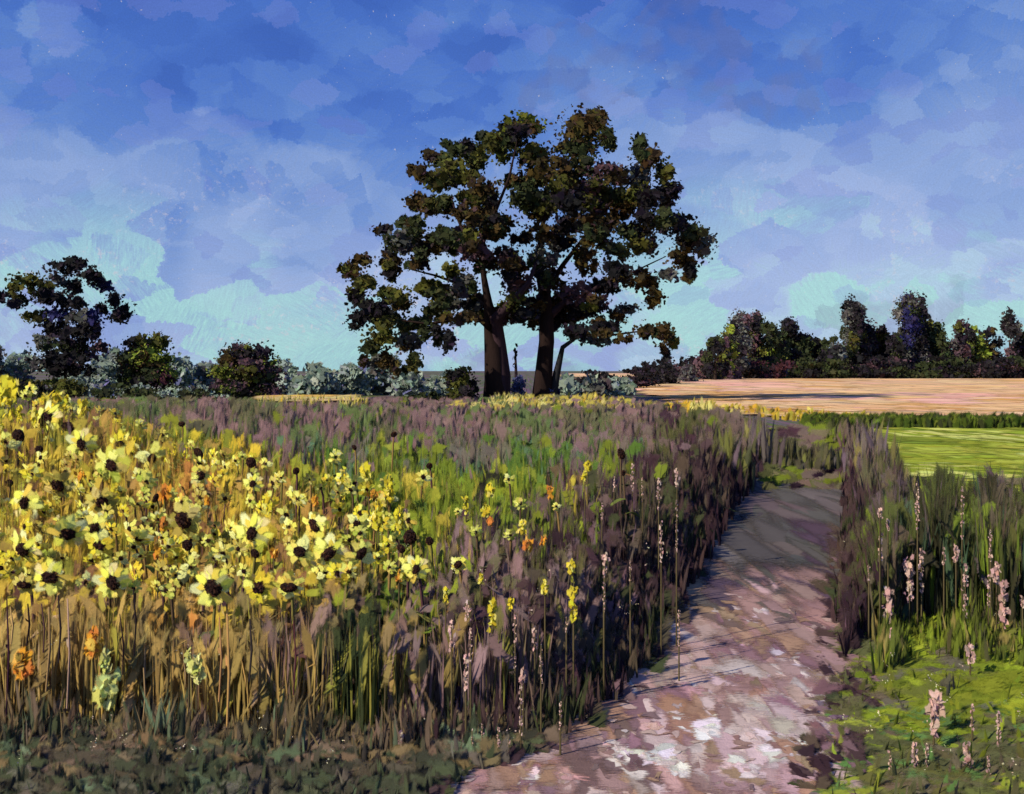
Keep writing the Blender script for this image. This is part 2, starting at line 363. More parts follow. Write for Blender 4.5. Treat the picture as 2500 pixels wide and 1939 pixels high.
def build_path():
    ds = np.concatenate([np.linspace(2.4, 12, 140), np.linspace(12.2, pd[-1], 60)]); nu = 40
    V = []
    for d in ds:
        l, r = path_l(d) - .25, path_r(d) + .12
        for k in range(nu):
            u = k / (nu - 1); x = l + (r - l) * u
            V.append((x, d, 0))
    V = np.array(V); u = np.tile(np.linspace(0, 1, nu), len(ds))
    ruts = -.012 * (np.exp(-((u - .3) / .1) ** 2) + np.exp(-((u - .72) / .1) ** 2))
    V[:, 2] = ground_z(V[:, 0], V[:, 1]) + .045 + ruts + rng.normal(0, .004, len(V))
    i = (np.arange(len(ds) - 1)[:, None] * nu + np.arange(nu - 1)[None, :])
    q = np.stack([i, i + 1, i + nu + 1, i + nu], 2).reshape(-1)
    C = pick([(3, (150, 124, 122)), (2, (136, 112, 108)), (1, (160, 128, 104))], len(V))
    far = V[:, 1] > 8.8
    C[far] = pick([(2, (112, 108, 98)), (2, (104, 98, 92))], int(far.sum()))  # far stretch: base colour lowered to paint in the stand's shade
    mesh_obj('dirt_path', V, np.full(len(q) // 4, 4), q, C, M_FLAT, None, kind='structure')
    # patches of pale dry earth, tan earth and rose earth lying on the path
    g = Geo()
    N = 620; py = rng.uniform(1170, 2000, N); d = GD(py) ; s = rng.uniform(-.02, 1.06, N); x = path_l(d) * (1 - s) + path_r(d) * s
    rw = rng.uniform(32, 76, N) / F * d; rd = rng.uniform(30, 84, N) * d * d / (EYE * F)
    c = pickp([(2, (168, 132, 122)), (2, (192, 160, 146)), (1.3, (178, 140, 110)), (.8, (152, 116, 116)), (1.4, (212, 188, 172)), (.3, (124, 98, 92))], s * 300, py, 70, 60)
    m = py < 1465 + rng.normal(0, 35, N); c[m] = pickp([(2, (112, 98, 92)), (2, (94, 88, 80)), (1.6, (92, 74, 82)), (.6, (130, 108, 92))], s[m] * 200, py[m], 60, 50)  # far patches tinted dark, the stand's shadow put into the earth colour
    z = ground_z(x, d) + .050 + rng.uniform(0, .0016, N)
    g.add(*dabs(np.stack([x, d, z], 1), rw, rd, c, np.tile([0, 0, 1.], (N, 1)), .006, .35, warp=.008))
    pale = (222, 202, 190); vp = (236, 222, 204); tan = (172, 136, 108); pk = (206, 164, 148); mv = (128, 100, 112)
    L = [(1967, 1392, 34, 16, pk), (1853, 1505, 48, 24, pale), (1730, 1545, 46, 20, pale), (1810, 1570, 30, 30, pale), (1958, 1625, 62, 26, pale), (1945, 1675, 62, 42, pale), (1912, 1845, 72, 44, vp),
         (1750, 1760, 40, 30, vp), (1730, 1800, 64, 36, vp), (1705, 1685, 26, 40, pale), (1840, 1700, 32, 66, tan), (1962, 1875, 30, 55, tan), (2020, 1750, 34, 60, mv), (1618, 1868, 66, 34, vp), (1535, 1878, 54, 44, vp),
         (1668, 1795, 40, 30, vp), (1662, 1912, 34, 30, vp), (1296, 1912, 60, 26, pale), (1400, 1905, 62, 26, pk), (1590, 1795, 30, 16, pk), (955, 1880, 46, 30, (176, 156, 152)), (1820, 1905, 40, 30, pale), (1640, 1600, 30, 18, pale),
         (1760, 1600, 26, 34, (150, 120, 118)), (1880, 1590, 22, 40, (140, 108, 112)), (1900, 1470, 26, 40, (140, 108, 104)), (1470, 1850, 40, 26, pk), (1250, 1870, 60, 20, (178, 146, 138)), (1120, 1900, 60, 24, (164, 140, 136))]
    for px, py, rx, ry, cc in L:
        d0 = GD(py); n = 7
        dd = d0 + rng.uniform(-.6, .6, n) * ry * d0 * d0 / (EYE * F); xx = (px - CX) / F * d0 + rng.uniform(-.5, .5, n) * rx / F * d0
        zz = ground_z(xx, dd) + .0525 + rng.uniform(0, .0014, n)
        g.add(*dabs(np.stack([xx, dd, zz], 1), np.full(n, rx * .62 / F * d0), np.full(n, ry * .55 * d0 * d0 / (EYE * F)), pick([(1, cc)], n), np.tile([0, 0, 1.], (n, 1)), .01, .4, warp=.01))
    # crumbs of dry soil and thin streaks over them, running across the path
    N = 260; py = rng.uniform(1430, 2000, N); d = GD(py); s = rng.uniform(0, 1, N); x = path_l(d) * (1 - s) + path_r(d) * s
    c = pickp([(2, (156, 124, 108)), (2, (190, 162, 144)), (1.2, (172, 138, 106)), (.8, (124, 98, 94)), (1, (214, 194, 176))], s * 300, py, 60, 50)
    g.add(*dabs(np.stack([x, d, ground_z(x, d) + .0548 + rng.uniform(0, .001, N)], 1), rng.uniform(6, 26, N) / F * d, rng.uniform(3, 12, N) * d * d / (EYE * F), c, np.tile([0, 0, 1.], (N, 1)), .01, .45, rng.normal(0, .5, N), warp=.015))
    g.obj('dirt_patches', M_FLAT, None, kind='stuff', label='pale dry and mauve patches of bare earth on the path, darkened as shade far off', category='soil')


build_path()


def flat_field(name, label, cat, N, xr, yr, pal, wpx, hpx, inside, kind='stuff', lift=.05, mat=None):
    g = Geo(); px = rng.uniform(*xr, N); py = rng.uniform(*yr, N); k = inside(px, py); px, py = px[k], py[k]; n = len(px)
    d = GD(py); x = (px - CX) / F * d
    g.add(*dabs(np.stack([x, d, ground_z(x, d) + lift + rng.uniform(0, .02, n)], 1), rng.uniform(*wpx, n) / F * d, rng.uniform(*hpx, n) * d * d / (EYE * F), pickp(pal, px, py, 170, 14),
                np.tile([0, 0, 1.], (n, 1)), .0001, .3, warp=0.))
    return g.obj(name, mat or M_FAR, None, kind=kind, label=label, category=cat)


lowedge = lambda px: np.interp(px, [1440, 1560, 1700, 1900, 2200, 2600], [936, 950, 985, 1018, 1034, 1034])
flat_field('stubble_field', 'tan harvested field below the dark treeline', 'field', 5200, (1430, 2900), (913.5, 1036),
           [(3, (212, 170, 122)), (2.4, (218, 178, 134)), (1.4, (200, 152, 94)), (1.2, (220, 168, 144)), (.8, (156, 132, 112)), (.6, (192, 142, 74))], (20, 90), (1., 4), lambda x, y: y < lowedge(x), lift=.08)
flat_field('mown_field', 'bright lime mown field beyond the path', 'field', 2600, (1880, 2800), (1040, 1215),
           [(3, (158, 164, 62)), (3, (138, 148, 46)), (2, (114, 128, 42)), (1.8, (186, 190, 98)), (.5, (116, 108, 76))], (16, 80), (3, 8), lambda x, y: (y > 1052) & (x > np.where(y < 1092, 1895, 2050 + (y - 1092) * .8)), lift=.06)
flat_field('gold_strip', 'narrow strip of pale straw field left of the big trees', 'field', 160, (650, 860), (986, 1003), [(2, (204, 170, 120)), (1, (200, 160, 84)), (1, (190, 170, 110))], (12, 40), (2, 4), lambda x, y: y > 0, lift=.5)


def base_sheet(name, rows, lift, pal):
    V = []; q = []
    nu = 24
    for (py, l, r) in rows:
        d = GD(py)
        for k in range(nu): x = (l + (r - l) * k / (nu - 1) - CX) / F * d; V.append((x, d, float(ground_z(x, d)) + lift))
    for i in range(len(rows) - 1):
        for k in range(nu - 1): q += [i * nu + k, i * nu + k + 1, (i + 1) * nu + k + 1, (i + 1) * nu + k]
    mesh_obj(name, np.array(V), [4] * (len(q) // 4), q, pick(pal, len(V)), M_FLAT, None, kind='structure')


base_sheet('stubble_ground', [(1036, 2000, 3100), (1030, 2130, 3100), (1018, 1900, 3100), (985, 1700, 3100), (950, 1560, 3100), (936, 1440, 3100), (920, 1430, 3100), (913.5, 1430, 3100)], .035, [(1, (206, 164, 116)), (1, (200, 156, 110))])
base_sheet('mown_ground', [(1230, 2160, 3000), (1100, 2060, 3000), (1092, 1900, 3000), (1062, 1900, 3000), (1040, 1960, 3000)], .03, [(1, (150, 160, 52)), (1, (138, 150, 46))])
base_sheet('turf_ground', [(2300, 1960, 4200), (1939, 1990, 4200), (1700, 2040, 4000), (1480, 2060, 4000)], .03, [(1, (116, 128, 52)), (1, (132, 144, 48))])

# ------------------------------------------------------------ grasses
def scatter(N, pxr, pyr, hf, inside, depthf=None):
    """screen-even scatter of plants over real ground; hf gives the height from (px, d)"""
    px = rng.uniform(*pxr, N); py = rng.uniform(*pyr, N); h0 = .7
    d = EYE * F / (py - HY)
    x = (px - CX) / F * d; k = inside(px, py, x, d); px, py, x, d = px[k], py[k], x[k], d[k]
    return px, py, x, d


def grass(name, label, N, pxr, dr, hf, palf, wpx, inside, lean=.1, hj=(.65, 1.1), bias=1.0, prof=(.8, 1, 1, .6)):
    # even in 1/d: keeps the strokes equally dense over the picture as the field recedes
    q = rng.uniform(0, 1, N) ** bias; inv = 1 / dr[1] + q * (1 / dr[0] - 1 / dr[1]); d = 1 / inv
    px = rng.uniform(*pxr, N); x = (px - CX) / F * d; k = inside(px, d, x); px, d, x = px[k], d[k], x[k]; n = len(px)
    h = hf(px, d, x) * rng.uniform(*hj, n); top = HY + F * (EYE - ground_z(x, d) - h) / d
    C = palf(px, d, x, top, n)
    w = rng.uniform(*wpx, n) / F * d
    g = Geo(); g.add(*blades(np.stack([x, d, ground_z(x, d) - .02], 1), h, w, C, None, lean, prof))
    return g.obj(name, M_BLADE, None, kind='stuff', label=label, category='grass')


def by_zone(*rules):
    def f(px, d, x, top, n):
        C = np.zeros((n, 3)); done = np.zeros(n, bool)
        for cond, pal in rules:
            m = cond(px, d, x, top) & ~done; C[m] = np.clip(pickp(PAL[pal], px[m], top[m], 64, 66, 1., .24) * WARM, 0, .95); done |= m
        return C
    return f


def clumps(name, label, N, pxr, dr, hf, palf, wpx, hpx, inside, low=.35, mat=None, tilt=.4, flat=False):
    """soft leafy masses among the blades: broad frayed dabs standing at plant height"""
    q = rng.uniform(0, 1, N); d = 1 / (1 / dr[1] + q * (1 / dr[0] - 1 / dr[1])); px = rng.uniform(*pxr, N); x = (px - CX) / F * d
    k = inside(px, d, x); px, d, x = px[k], d[k], x[k]; n = len(px); h = hf(px, d, x) * rng.uniform(low, .95, n); gz = ground_z(x, d); top = HY + F * (EYE - gz - h) / d
    C = palf(px, d, x, top, n); s = d / F; ru = rng.uniform(*wpx, n) * s
    if flat: rv = rng.uniform(*hpx, n) * d * d / (EYE * F); nr = np.tile([-.1, -.25, 1.], (n, 1)); z = gz + h
    else: rv = np.minimum(rng.uniform(*hpx, n) * s, .5 * h + .02); nr = np.tile([-.1, -1., .5], (n, 1)); z = gz + np.maximum(h - rv * .6, rv * .8)
    g = Geo(); g.add(*dabs(np.stack([x, d, z], 1), ru, rv, C, nr, tilt, .35, rng.normal(0, .2, n)))
    return g.obj(name, mat or M_TURF, None, kind='stuff', label=label, category='grass')


front = lambda px: np.interp(px, [-400, 300, 900, 1200, 1500, 1700], [5.35, 5.35, 5.25, 5.5, 6.0, 6.4])   # front rim of the tall stand
in_left = lambda px, d, x: (d > front(px)) & (x < path_l(d) - .05 + .12 * np.sin(d * 5))
suntop = lambda px: np.interp(px, [0, 230, 450, 700, 1000, 1250, 1400], [930, 985, 1075, 1145, 1180, 1290, 1420])
HL_D = [5.2, 5.8, 6.6, 7.6, 9, 11, 14, 20, 30, 60]
def hleft(px, d, x):
    h = np.interp(d, HL_D, [.62, .68, .76, .84, .95, 1.0, .95, .85, .75, .5])
    return h * (.4 + .6 * sst(path_l(d) - x, -.05, .6)) * (1 + .12 * np.sin(px * .011 + d)) * (1 - .25 * sst(px, 1350, 1700) * (d < 12))


LRULES = by_zone((lambda px, d, x, t: (x > path_l(d) - .8 + rng.normal(0, .25, len(px))) & (d < 19), 'plum_shade'),  # grass nearest the path takes the painted shade tint
              (lambda px, d, x, t: (x > path_l(d) - 1.3 + rng.normal(0, .3, len(px))) & (d < 22), 'pathside'),
              (lambda px, d, x, t: (t > suntop(px) + rng.normal(0, 22, len(px))) & (px < 760 + rng.normal(0, 90, len(px))) & (d < 13), 'sunf'),
              (lambda px, d, x, t: (t > suntop(px) - 55) & (px < 820) & (d < 15), 'sunf_far'),
              (lambda px, d, x, t: (t > 1130) & (px < 1500 + rng.normal(0, 80, len(px))), 'mix'),
              (lambda px, d, x, t: px > 1560 + rng.normal(0, 60, len(px)), 'pathside'),
              (lambda px, d, x, t: t < 1060, 'meadfar'),
              (lambda px, d, x, t: t > 0, 'mead'))
grass('meadow_grass', 'tall mixed grasses and weeds filling the meadow', 25520, (-520, 1950), (6.6, 62), hleft,
      LRULES, (8, 26), in_left, hj=(.75, 1.05))
clumps('meadow_weeds', 'soft leafy masses of green and mauve weeds filling the meadow', 11020, (-520, 1950), (5.8, 62), hleft, LRULES, (8, 24), (14, 46), in_left)
grass('dry_stalks', 'ochre and brown dry stalks along the front of the sunflowers', 10440, (-520, 1620), (5.25, 7.6), hleft,
      by_zone((lambda px, d, x, t: (px < 620 + rng.normal(0, 120, len(px))), 'stalk'), (lambda px, d, x, t: (px < 1030 + rng.normal(0, 110, len(px))), 'stalk2'),
              (lambda px, d, x, t: px < 1480 + rng.normal(0, 60, len(px)), 'heather'), (lambda px, d, x, t: t > 0, 'plum_shade')), (5, 15), in_left, .06, (.7, 1.0), prof=(.8, 1, .9, .5))
clumps('stalk_foliage', 'faded ochre and mauve leaf masses between the stalks', 3016, (-520, 1620), (5.3, 7.4), hleft,
       by_zone((lambda px, d, x, t: (t < 1420) & (px < 1000), 'sunf'), (lambda px, d, x, t: (px < 620 + rng.normal(0, 120, len(px))), 'stalk'), (lambda px, d, x, t: (px < 1030 + rng.normal(0, 100, len(px))), 'stalk2'),
               (lambda px, d, x, t: px < 1480, 'heather'), (lambda px, d, x, t: t > 0, 'plum_shade')), (9, 22), (30, 100), in_left, .25)
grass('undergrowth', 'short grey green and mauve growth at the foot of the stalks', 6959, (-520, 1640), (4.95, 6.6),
      lambda px, d, x: .14 + .04 * np.sin(px * .02), by_zone((lambda px, d, x, t: px < 1150 + rng.normal(0, 140, len(px)), 'low'), (lambda px, d, x, t: t > 0, 'plum_shade')),
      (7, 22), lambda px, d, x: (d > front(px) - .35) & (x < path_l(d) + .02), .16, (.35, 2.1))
grass('foreground_grass', 'low dark green grass in front of the sunflowers', 2552, (-520, 1300), (3.6, 5.3), lambda px, d, x: .16 + 0 * px,
      by_zone((lambda px, d, x, t: t > 0, 'fore')), (14, 40), lambda px, d, x: (x < path_l(d) + .15 * rng.uniform(0, 1, len(x))), .2, (.5, 1.4))  # dark green is the grass's own tint
clumps('foreground_turf', 'dark grey green turf along the bottom left', 6032, (-520, 1350), (3.5, 5.5), lambda px, d, x: .13 + 0 * px, by_zone((lambda px, d, x, t: d > 4.85 + rng.normal(0, .16, len(px)), 'low'), (lambda px, d, x, t: t > 0, 'fore')), (26, 70), (16, 46),
       lambda px, d, x: x < path_l(d) + .12 * rng.uniform(0, 1, len(x)), .2, None, .35)  # turf's own dark grey green, browner toward the stalks
grass('path_edge_grass', 'plum grasses darkened as shade, crowding the left edge of the path', 5000, (1150, 2050), (5.2, 24), lambda px, d, x: np.interp(d, [5, 8, 14, 24], [.24, .38, .55, .6]),
      by_zone((lambda px, d, x, t: t > 0, 'plum_shade')), (7, 18), lambda px, d, x: (x < path_l(d) + .10) & (x > path_l(d) - .9), .12, (.5, 1.2))
# right of the path
right_start = lambda px: np.interp(px, [2040, 2100, 2250, 2500, 2900], [6.4, 7.0, 7.5, 7.3, 7.2])
grass('bank_grass', 'tall dark olive grasses on the bank right of the path', 15179, (2000, 3150), (6.4, 10.2), lambda px, d, x: np.interp(d, [6.4, 7.5, 8.6, 10.2], [.75, 1.0, 1.05, .95]) * (1 + .10 * np.sin(px * .05)) * (.35 + .65 * sst(x - path_r(d), 0, .55)),
      by_zone((lambda px, d, x, t: px < 2120 + rng.normal(0, 30, len(px)), 'plum_shade'), (lambda px, d, x, t: t > 0, 'bank')), (6, 20),
      lambda px, d, x: (x > path_r(d) + .05) & (d > right_start(px)), .09, (.6, 1.05))
clumps('bank_weeds', 'soft dark green and mauve weeds on the right bank', 3035, (2020, 3150), (6.8, 10.2), lambda px, d, x: np.interp(d, [6.4, 7.5, 8.6, 10.2], [.75, 1.0, 1.05, .95]) * (1 + .10 * np.sin(px * .05)) * (.35 + .65 * sst(x - path_r(d), 0, .55)),
       by_zone((lambda px, d, x, t: px < 2120 + rng.normal(0, 30, len(px)), 'plum_shade'), (lambda px, d, x, t: t > 0, 'bank')), (9, 26), (20, 70), lambda px, d, x: (x > path_r(d) + .05) & (d > right_start(px)), .25)
grass('bank_foot_grass', 'olive and lime grass at the foot of the right bank', 4416, (2090, 3150), (6.0, 7.6), lambda px, d, x: .24 + .08 * np.sin(px * .03),
      lambda px, d, x, t, n: np.clip(pickp([(3, (104, 114, 46)), (2, (88, 96, 46)), (1.2, (128, 142, 50)), (1, (80, 78, 56)), (.6, (150, 136, 84))], px, t, 40, 60) * WARM, 0, 1), (7, 20), lambda px, d, x: (d > right_start(px) - .9) & (d < right_start(px) + .1) & (x > path_r(d) + .25), .12, (.3, 1.2))
clumps('path_end_weeds', 'grey olive weeds closing over the far end of the path', 700, (1860, 2200), (14, 30), lambda px, d, x: .22 + .25 * sst(d, 18, 28), by_zone((lambda px, d, x, t: t > 0, 'pathside')), (14, 36), (10, 26), lambda px, d, x: (x > path_l(d)) & (x < path_r(d) + .6) & (d > 16), .3)
grass('path_right_grass', 'grey plum grasses closing in on the far bend of the path', 4500, (1900, 2200), (7.5, 30), lambda px, d, x: np.interp(d, [8, 12, 20, 30], [.6, .8, .8, .7]) * (.4 + .6 * sst(x - path_r(d), 0, .4)),
      by_zone((lambda px, d, x, t: t < 1150, 'pathside'), (lambda px, d, x, t: t > 0, 'plum_shade')), (7, 22), lambda px, d, x: (x > path_r(d) - .05) & (x < path_r(d) + np.interp(d, [7, 10, 20, 30], [.7, 1.0, .9, 1.4])), .1, (.5, 1.1))
RR_ = by_zone((lambda px, d, x, t: t > 1790 + rng.normal(0, 30, len(px)), 'lower'), (lambda px, d, x, t: px < 2120 + rng.normal(0, 30, len(px)), 'lower'), (lambda px, d, x, t: t > 0, 'lime'))
clumps('lime_turf', 'short sunlit lime turf right of the path', 4968, (2000, 3150), (3.5, 8.0), lambda px, d, x: .05 + 0 * px, RR_, (30, 95), (7, 22), lambda px, d, x: x > path_r(d) + .02 + .1 * rng.uniform(0, 1, len(x)), .2, None, .12, True)
clumps('path_verge', 'plum and mauve low growth darkened as shade along the left edge of the path', 1500, (900, 1950), (4.0, 9.5), lambda px, d, x: .06 + 0 * px, by_zone((lambda px, d, x, t: t > 0, 'plum_shade')), (14, 42), (14, 46),
       lambda px, d, x: np.abs(x - path_l(d) + .02 + .12 * (d < 5.4)) < .20 + .15 * (d < 5.4), .2, None, .12, True)
clumps('path_margin', 'mauve and plum low growth along the right edge of the path', 1300, (1880, 2300), (3.5, 12), lambda px, d, x: .07 + 0 * px, by_zone((lambda px, d, x, t: t > 0, 'plum_shade')), (14, 34), (8, 26),
       lambda px, d, x: np.abs(x - path_r(d) - .07) < .17, .2, None, .05, True)
grass('turf_tufts', 'scattered upright tufts on the lime turf', 1242, (2020, 3150), (3.6, 7.9), lambda px, d, x: .14 + 0 * px, RR_, (9, 26), lambda px, d, x: x > path_r(d) + .05, .25, (.4, 1.4))
grass('golden_grass', 'pale golden grass around the feet of the big trees', 900, (1060, 1780), (42, 62), lambda px, d, x: .7 + .25 * np.sin(px * .021) * np.sin(px * .007), by_zone((lambda px, d, x, t: t > 0, 'goldgrass')), (7, 16),
      lambda px, d, x: (px < 1540 + 200 * (d < 50)) & (px > 1200 - 140 * (d < 50)), .2, (.25, 1.0))
clumps('golden_tussocks', 'pale golden tussocks under the big trees', 500, (1080, 1760), (42, 60), lambda px, d, x: .55 + 0 * px, by_zone((lambda px, d, x, t: t > 0, 'goldgrass')), (8, 22), (6, 16), lambda px, d, x: (px < 1540 + 200 * (d < 50)) & (px > 1200 - 140 * (d < 50)), .2)
grass('golden_weeds', 'thin golden weeds by the straw strip', 260, (630, 900), (44, 54), lambda px, d, x: .9 + 0 * px, by_zone((lambda px, d, x, t: t > 0, 'goldgrass')), (4, 9), lambda px, d, x: px > 0, .12, (.4, 1.0))
grass('field_edge_grass', 'dark green rough grass between stubble and mown field', 1600, (1960, 2800), (33, 37), lambda px, d, x: .55 + 0 * px,
      lambda px, d, x, t, n: pick([(3, (74, 88, 30)), (2, (56, 62, 32)), (1, (104, 118, 40))], n), (10, 36), lambda px, d, x: px > 0, .2, (.4, 1.0))
grass('mustard_grass', 'mustard yellow grass on the near edge of the stubble', 500, (1560, 2140), (37, 52), lambda px, d, x: .45 + 0 * px,
      lambda px, d, x, t, n: pick([(3, (190, 158, 50)), (2, (170, 160, 60)), (1, (210, 190, 100))], n), (8, 24), lambda px, d, x: np.abs(HY + F * EYE / d - lowedge(px)) < 10, .2, (.4, 1.0))


# pale flecks added among the grasses, standing for bare paper between strokes
def flecks():
    g = Geo(); N = 900; px = rng.uniform(-50, 2500, N); q = rng.uniform(0, 1, N); d = 1 / (1 / 16 + q * (1 / 4.6 - 1 / 16)); x = (px - CX) / F * d
    k = ((x < path_l(d)) | (x > path_r(d))) & (np.sin(px * .031 + 7 * q) + np.sin(px * .013 - 23 * q) > .5); x, d, px = x[k], d[k], px[k]; n = len(x)
    z = ground_z(x, d) + np.where((d < 5.3) | (x > 1.5), .16, .62) * rng.uniform(.6, 1.2, n)
    Pn = np.repeat(np.stack([x, d, z], 1), 5, 0) + rng.normal(0, .014, (n * 5, 3)); m = len(Pn)
    g.add(*dabs(Pn, rng.uniform(.002, .006, m), rng.uniform(.002, .006, m), pick([(2, (214, 206, 160)), (1, (226, 196, 176))], m)))
    g.obj('paper_flecks', M_PETAL, None, kind='stuff', label='tiny pale flecks added for bare paper among the grasses', category='seed heads')


flecks()


# ------------------------------------------------------------ trees
def tree(name, label, cat, lobes, d, depth, limbs=(), group=None, size=13., dens=1., base=None, bits=1., thick=1., part='crown', grow=1., mat=None, gain=1.2):
    """lobes (px, py, rx, ry, key): leaf clumps of a crown standing d metres away, spread over `depth` metres"""
    cx = sum(l[0] for l in lobes) / len(lobes); by = base if base else max(l[1] + l[3] for l in lobes)
    root = empty(name, tuple(P(cx, HY + F * EYE / d, d)), label, cat, group)
    root.location.z = 0
    cmin, cmax = min(l[0] - l[2] for l in lobes), max(l[0] + l[2] for l in lobes); mid = (cmin + cmax) / 2; half = (cmax - cmin) / 2 + 1
    g = Geo(); s = d / F
    for (px, py, rx, ry, key) in lobes:
        rx *= grow; ry *= grow
        off = random.uniform(-1, 1) * depth * math.sqrt(max(.1, 1 - ((px - mid) / half) ** 2)); dd = d + off; c = P(px, py, dd); s = dd / F
        n = max(5, int(dens * 3.6 * rx * ry / size ** 2 + 4))
        def pts(n, k):
            v = rng.normal(0, 1, (n, 3)); v /= np.linalg.norm(v, axis=1)[:, None]; v *= rng.uniform(0, 1, (n, 1)) ** (1 / 2.6) * k
            return c + v * np.array([rx, (rx + ry) / 2, ry]) * s
        p = pts(n, .80); r = rng.uniform(.45, 1.0, n) * size * s
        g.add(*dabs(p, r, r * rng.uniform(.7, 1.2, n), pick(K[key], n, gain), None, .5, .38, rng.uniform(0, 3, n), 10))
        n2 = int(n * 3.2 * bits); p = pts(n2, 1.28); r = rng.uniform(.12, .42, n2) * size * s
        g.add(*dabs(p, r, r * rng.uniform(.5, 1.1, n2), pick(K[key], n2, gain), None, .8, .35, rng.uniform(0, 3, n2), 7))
    g.obj(part, mat or M_LEAF, root)
    if limbs:
        t = Geo()
        for (pl_, rd, cc) in limbs:
            pts_ = [P(a, b, d + (0 if i == 0 else z)) for i, (a, b, z) in enumerate(pl_)]
            t.add(*tube(pts_, [r * s * (.70 if r > 12 else .58) for r in rd], lin(cc), 9))
        t.obj('trunk', M_BARK, root)
    else:
        t = Geo(); h = (by - min(l[1] for l in lobes)) * .6
        f = HY + F * EYE / d + 3; t.add(*tube([P(mid, f, d), P(mid + 1, f - h * .5, d), P(mid - 1, f - h, d)], [4 * s * thick, 3 * s * thick, 1.4 * s * thick], lin((52, 42, 36)), 7)); t.obj('trunk', M_BARK, root)
    return root


U2 = lambda u, v, a, b, k: (800 + u / 2.118, 220 + v / 2.118, a / 2.118, b / 2.118, k)
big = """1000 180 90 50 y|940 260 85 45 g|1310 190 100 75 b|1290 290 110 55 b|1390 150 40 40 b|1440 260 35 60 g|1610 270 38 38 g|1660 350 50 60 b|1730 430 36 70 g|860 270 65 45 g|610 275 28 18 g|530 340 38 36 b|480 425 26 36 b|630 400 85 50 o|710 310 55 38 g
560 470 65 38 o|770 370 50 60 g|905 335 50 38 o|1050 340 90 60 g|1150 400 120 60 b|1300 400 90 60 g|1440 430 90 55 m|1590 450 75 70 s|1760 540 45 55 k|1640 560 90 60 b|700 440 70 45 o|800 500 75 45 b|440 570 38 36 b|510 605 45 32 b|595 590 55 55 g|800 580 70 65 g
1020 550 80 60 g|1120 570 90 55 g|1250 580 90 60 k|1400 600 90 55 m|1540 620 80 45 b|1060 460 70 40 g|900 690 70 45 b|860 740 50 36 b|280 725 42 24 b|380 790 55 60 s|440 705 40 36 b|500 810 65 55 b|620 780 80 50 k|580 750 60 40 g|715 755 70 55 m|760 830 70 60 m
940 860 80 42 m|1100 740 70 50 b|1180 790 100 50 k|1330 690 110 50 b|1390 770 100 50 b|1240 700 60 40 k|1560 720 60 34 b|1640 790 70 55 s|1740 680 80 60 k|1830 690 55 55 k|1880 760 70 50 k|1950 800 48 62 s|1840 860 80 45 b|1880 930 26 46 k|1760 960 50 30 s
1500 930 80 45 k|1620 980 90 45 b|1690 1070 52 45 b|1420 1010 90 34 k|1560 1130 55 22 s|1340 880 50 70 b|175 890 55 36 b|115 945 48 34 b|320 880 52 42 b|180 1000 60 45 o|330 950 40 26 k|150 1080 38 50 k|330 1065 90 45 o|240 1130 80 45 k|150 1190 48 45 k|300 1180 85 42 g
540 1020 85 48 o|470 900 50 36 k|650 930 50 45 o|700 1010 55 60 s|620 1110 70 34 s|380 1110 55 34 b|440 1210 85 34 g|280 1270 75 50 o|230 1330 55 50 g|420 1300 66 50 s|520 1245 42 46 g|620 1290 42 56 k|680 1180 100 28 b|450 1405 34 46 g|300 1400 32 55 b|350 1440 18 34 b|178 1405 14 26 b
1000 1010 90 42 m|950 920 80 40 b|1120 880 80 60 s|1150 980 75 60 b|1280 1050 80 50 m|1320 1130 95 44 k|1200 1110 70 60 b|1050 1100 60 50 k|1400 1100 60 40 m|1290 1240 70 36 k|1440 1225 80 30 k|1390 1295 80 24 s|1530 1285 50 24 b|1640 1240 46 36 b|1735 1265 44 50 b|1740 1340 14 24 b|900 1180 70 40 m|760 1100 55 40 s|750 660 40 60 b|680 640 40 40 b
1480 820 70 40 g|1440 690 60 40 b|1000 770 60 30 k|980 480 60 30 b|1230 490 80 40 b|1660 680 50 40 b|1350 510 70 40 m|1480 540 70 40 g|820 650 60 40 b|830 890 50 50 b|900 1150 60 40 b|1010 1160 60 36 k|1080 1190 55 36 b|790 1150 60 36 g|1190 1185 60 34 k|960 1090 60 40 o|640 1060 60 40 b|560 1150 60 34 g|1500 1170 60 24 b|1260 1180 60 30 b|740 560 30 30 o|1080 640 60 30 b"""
BL = [U2(*map(float, s.split()[:4]), s.split()[4]) for s in big.replace('\n', '|').split('|')]
U2p = lambda u, v, z=0.: (800 + u / 2.118, 220 + v / 2.118, z)
TB = (44, 32, 28); TM = (58, 42, 46)
random.seed(5)
_out = list(BL)
for _ in range(190):
    a = random.choice(_out); k_ = .75 if a[1] < 600 else .5
    BL.append((a[0] + random.uniform(-26, 26) * (1 - .4 * (abs(a[0] - 1290) > 330)), a[1] + random.uniform(-14, 18), a[2] * k_, a[3] * k_, random.choice('bgokgo' if a[4] != 'k' else 'kkbg')))
left_l = [l for l in BL if l[0] < 1290 - (l[1] - 260) * .04]; right_l = [l for l in BL if l not in left_l]
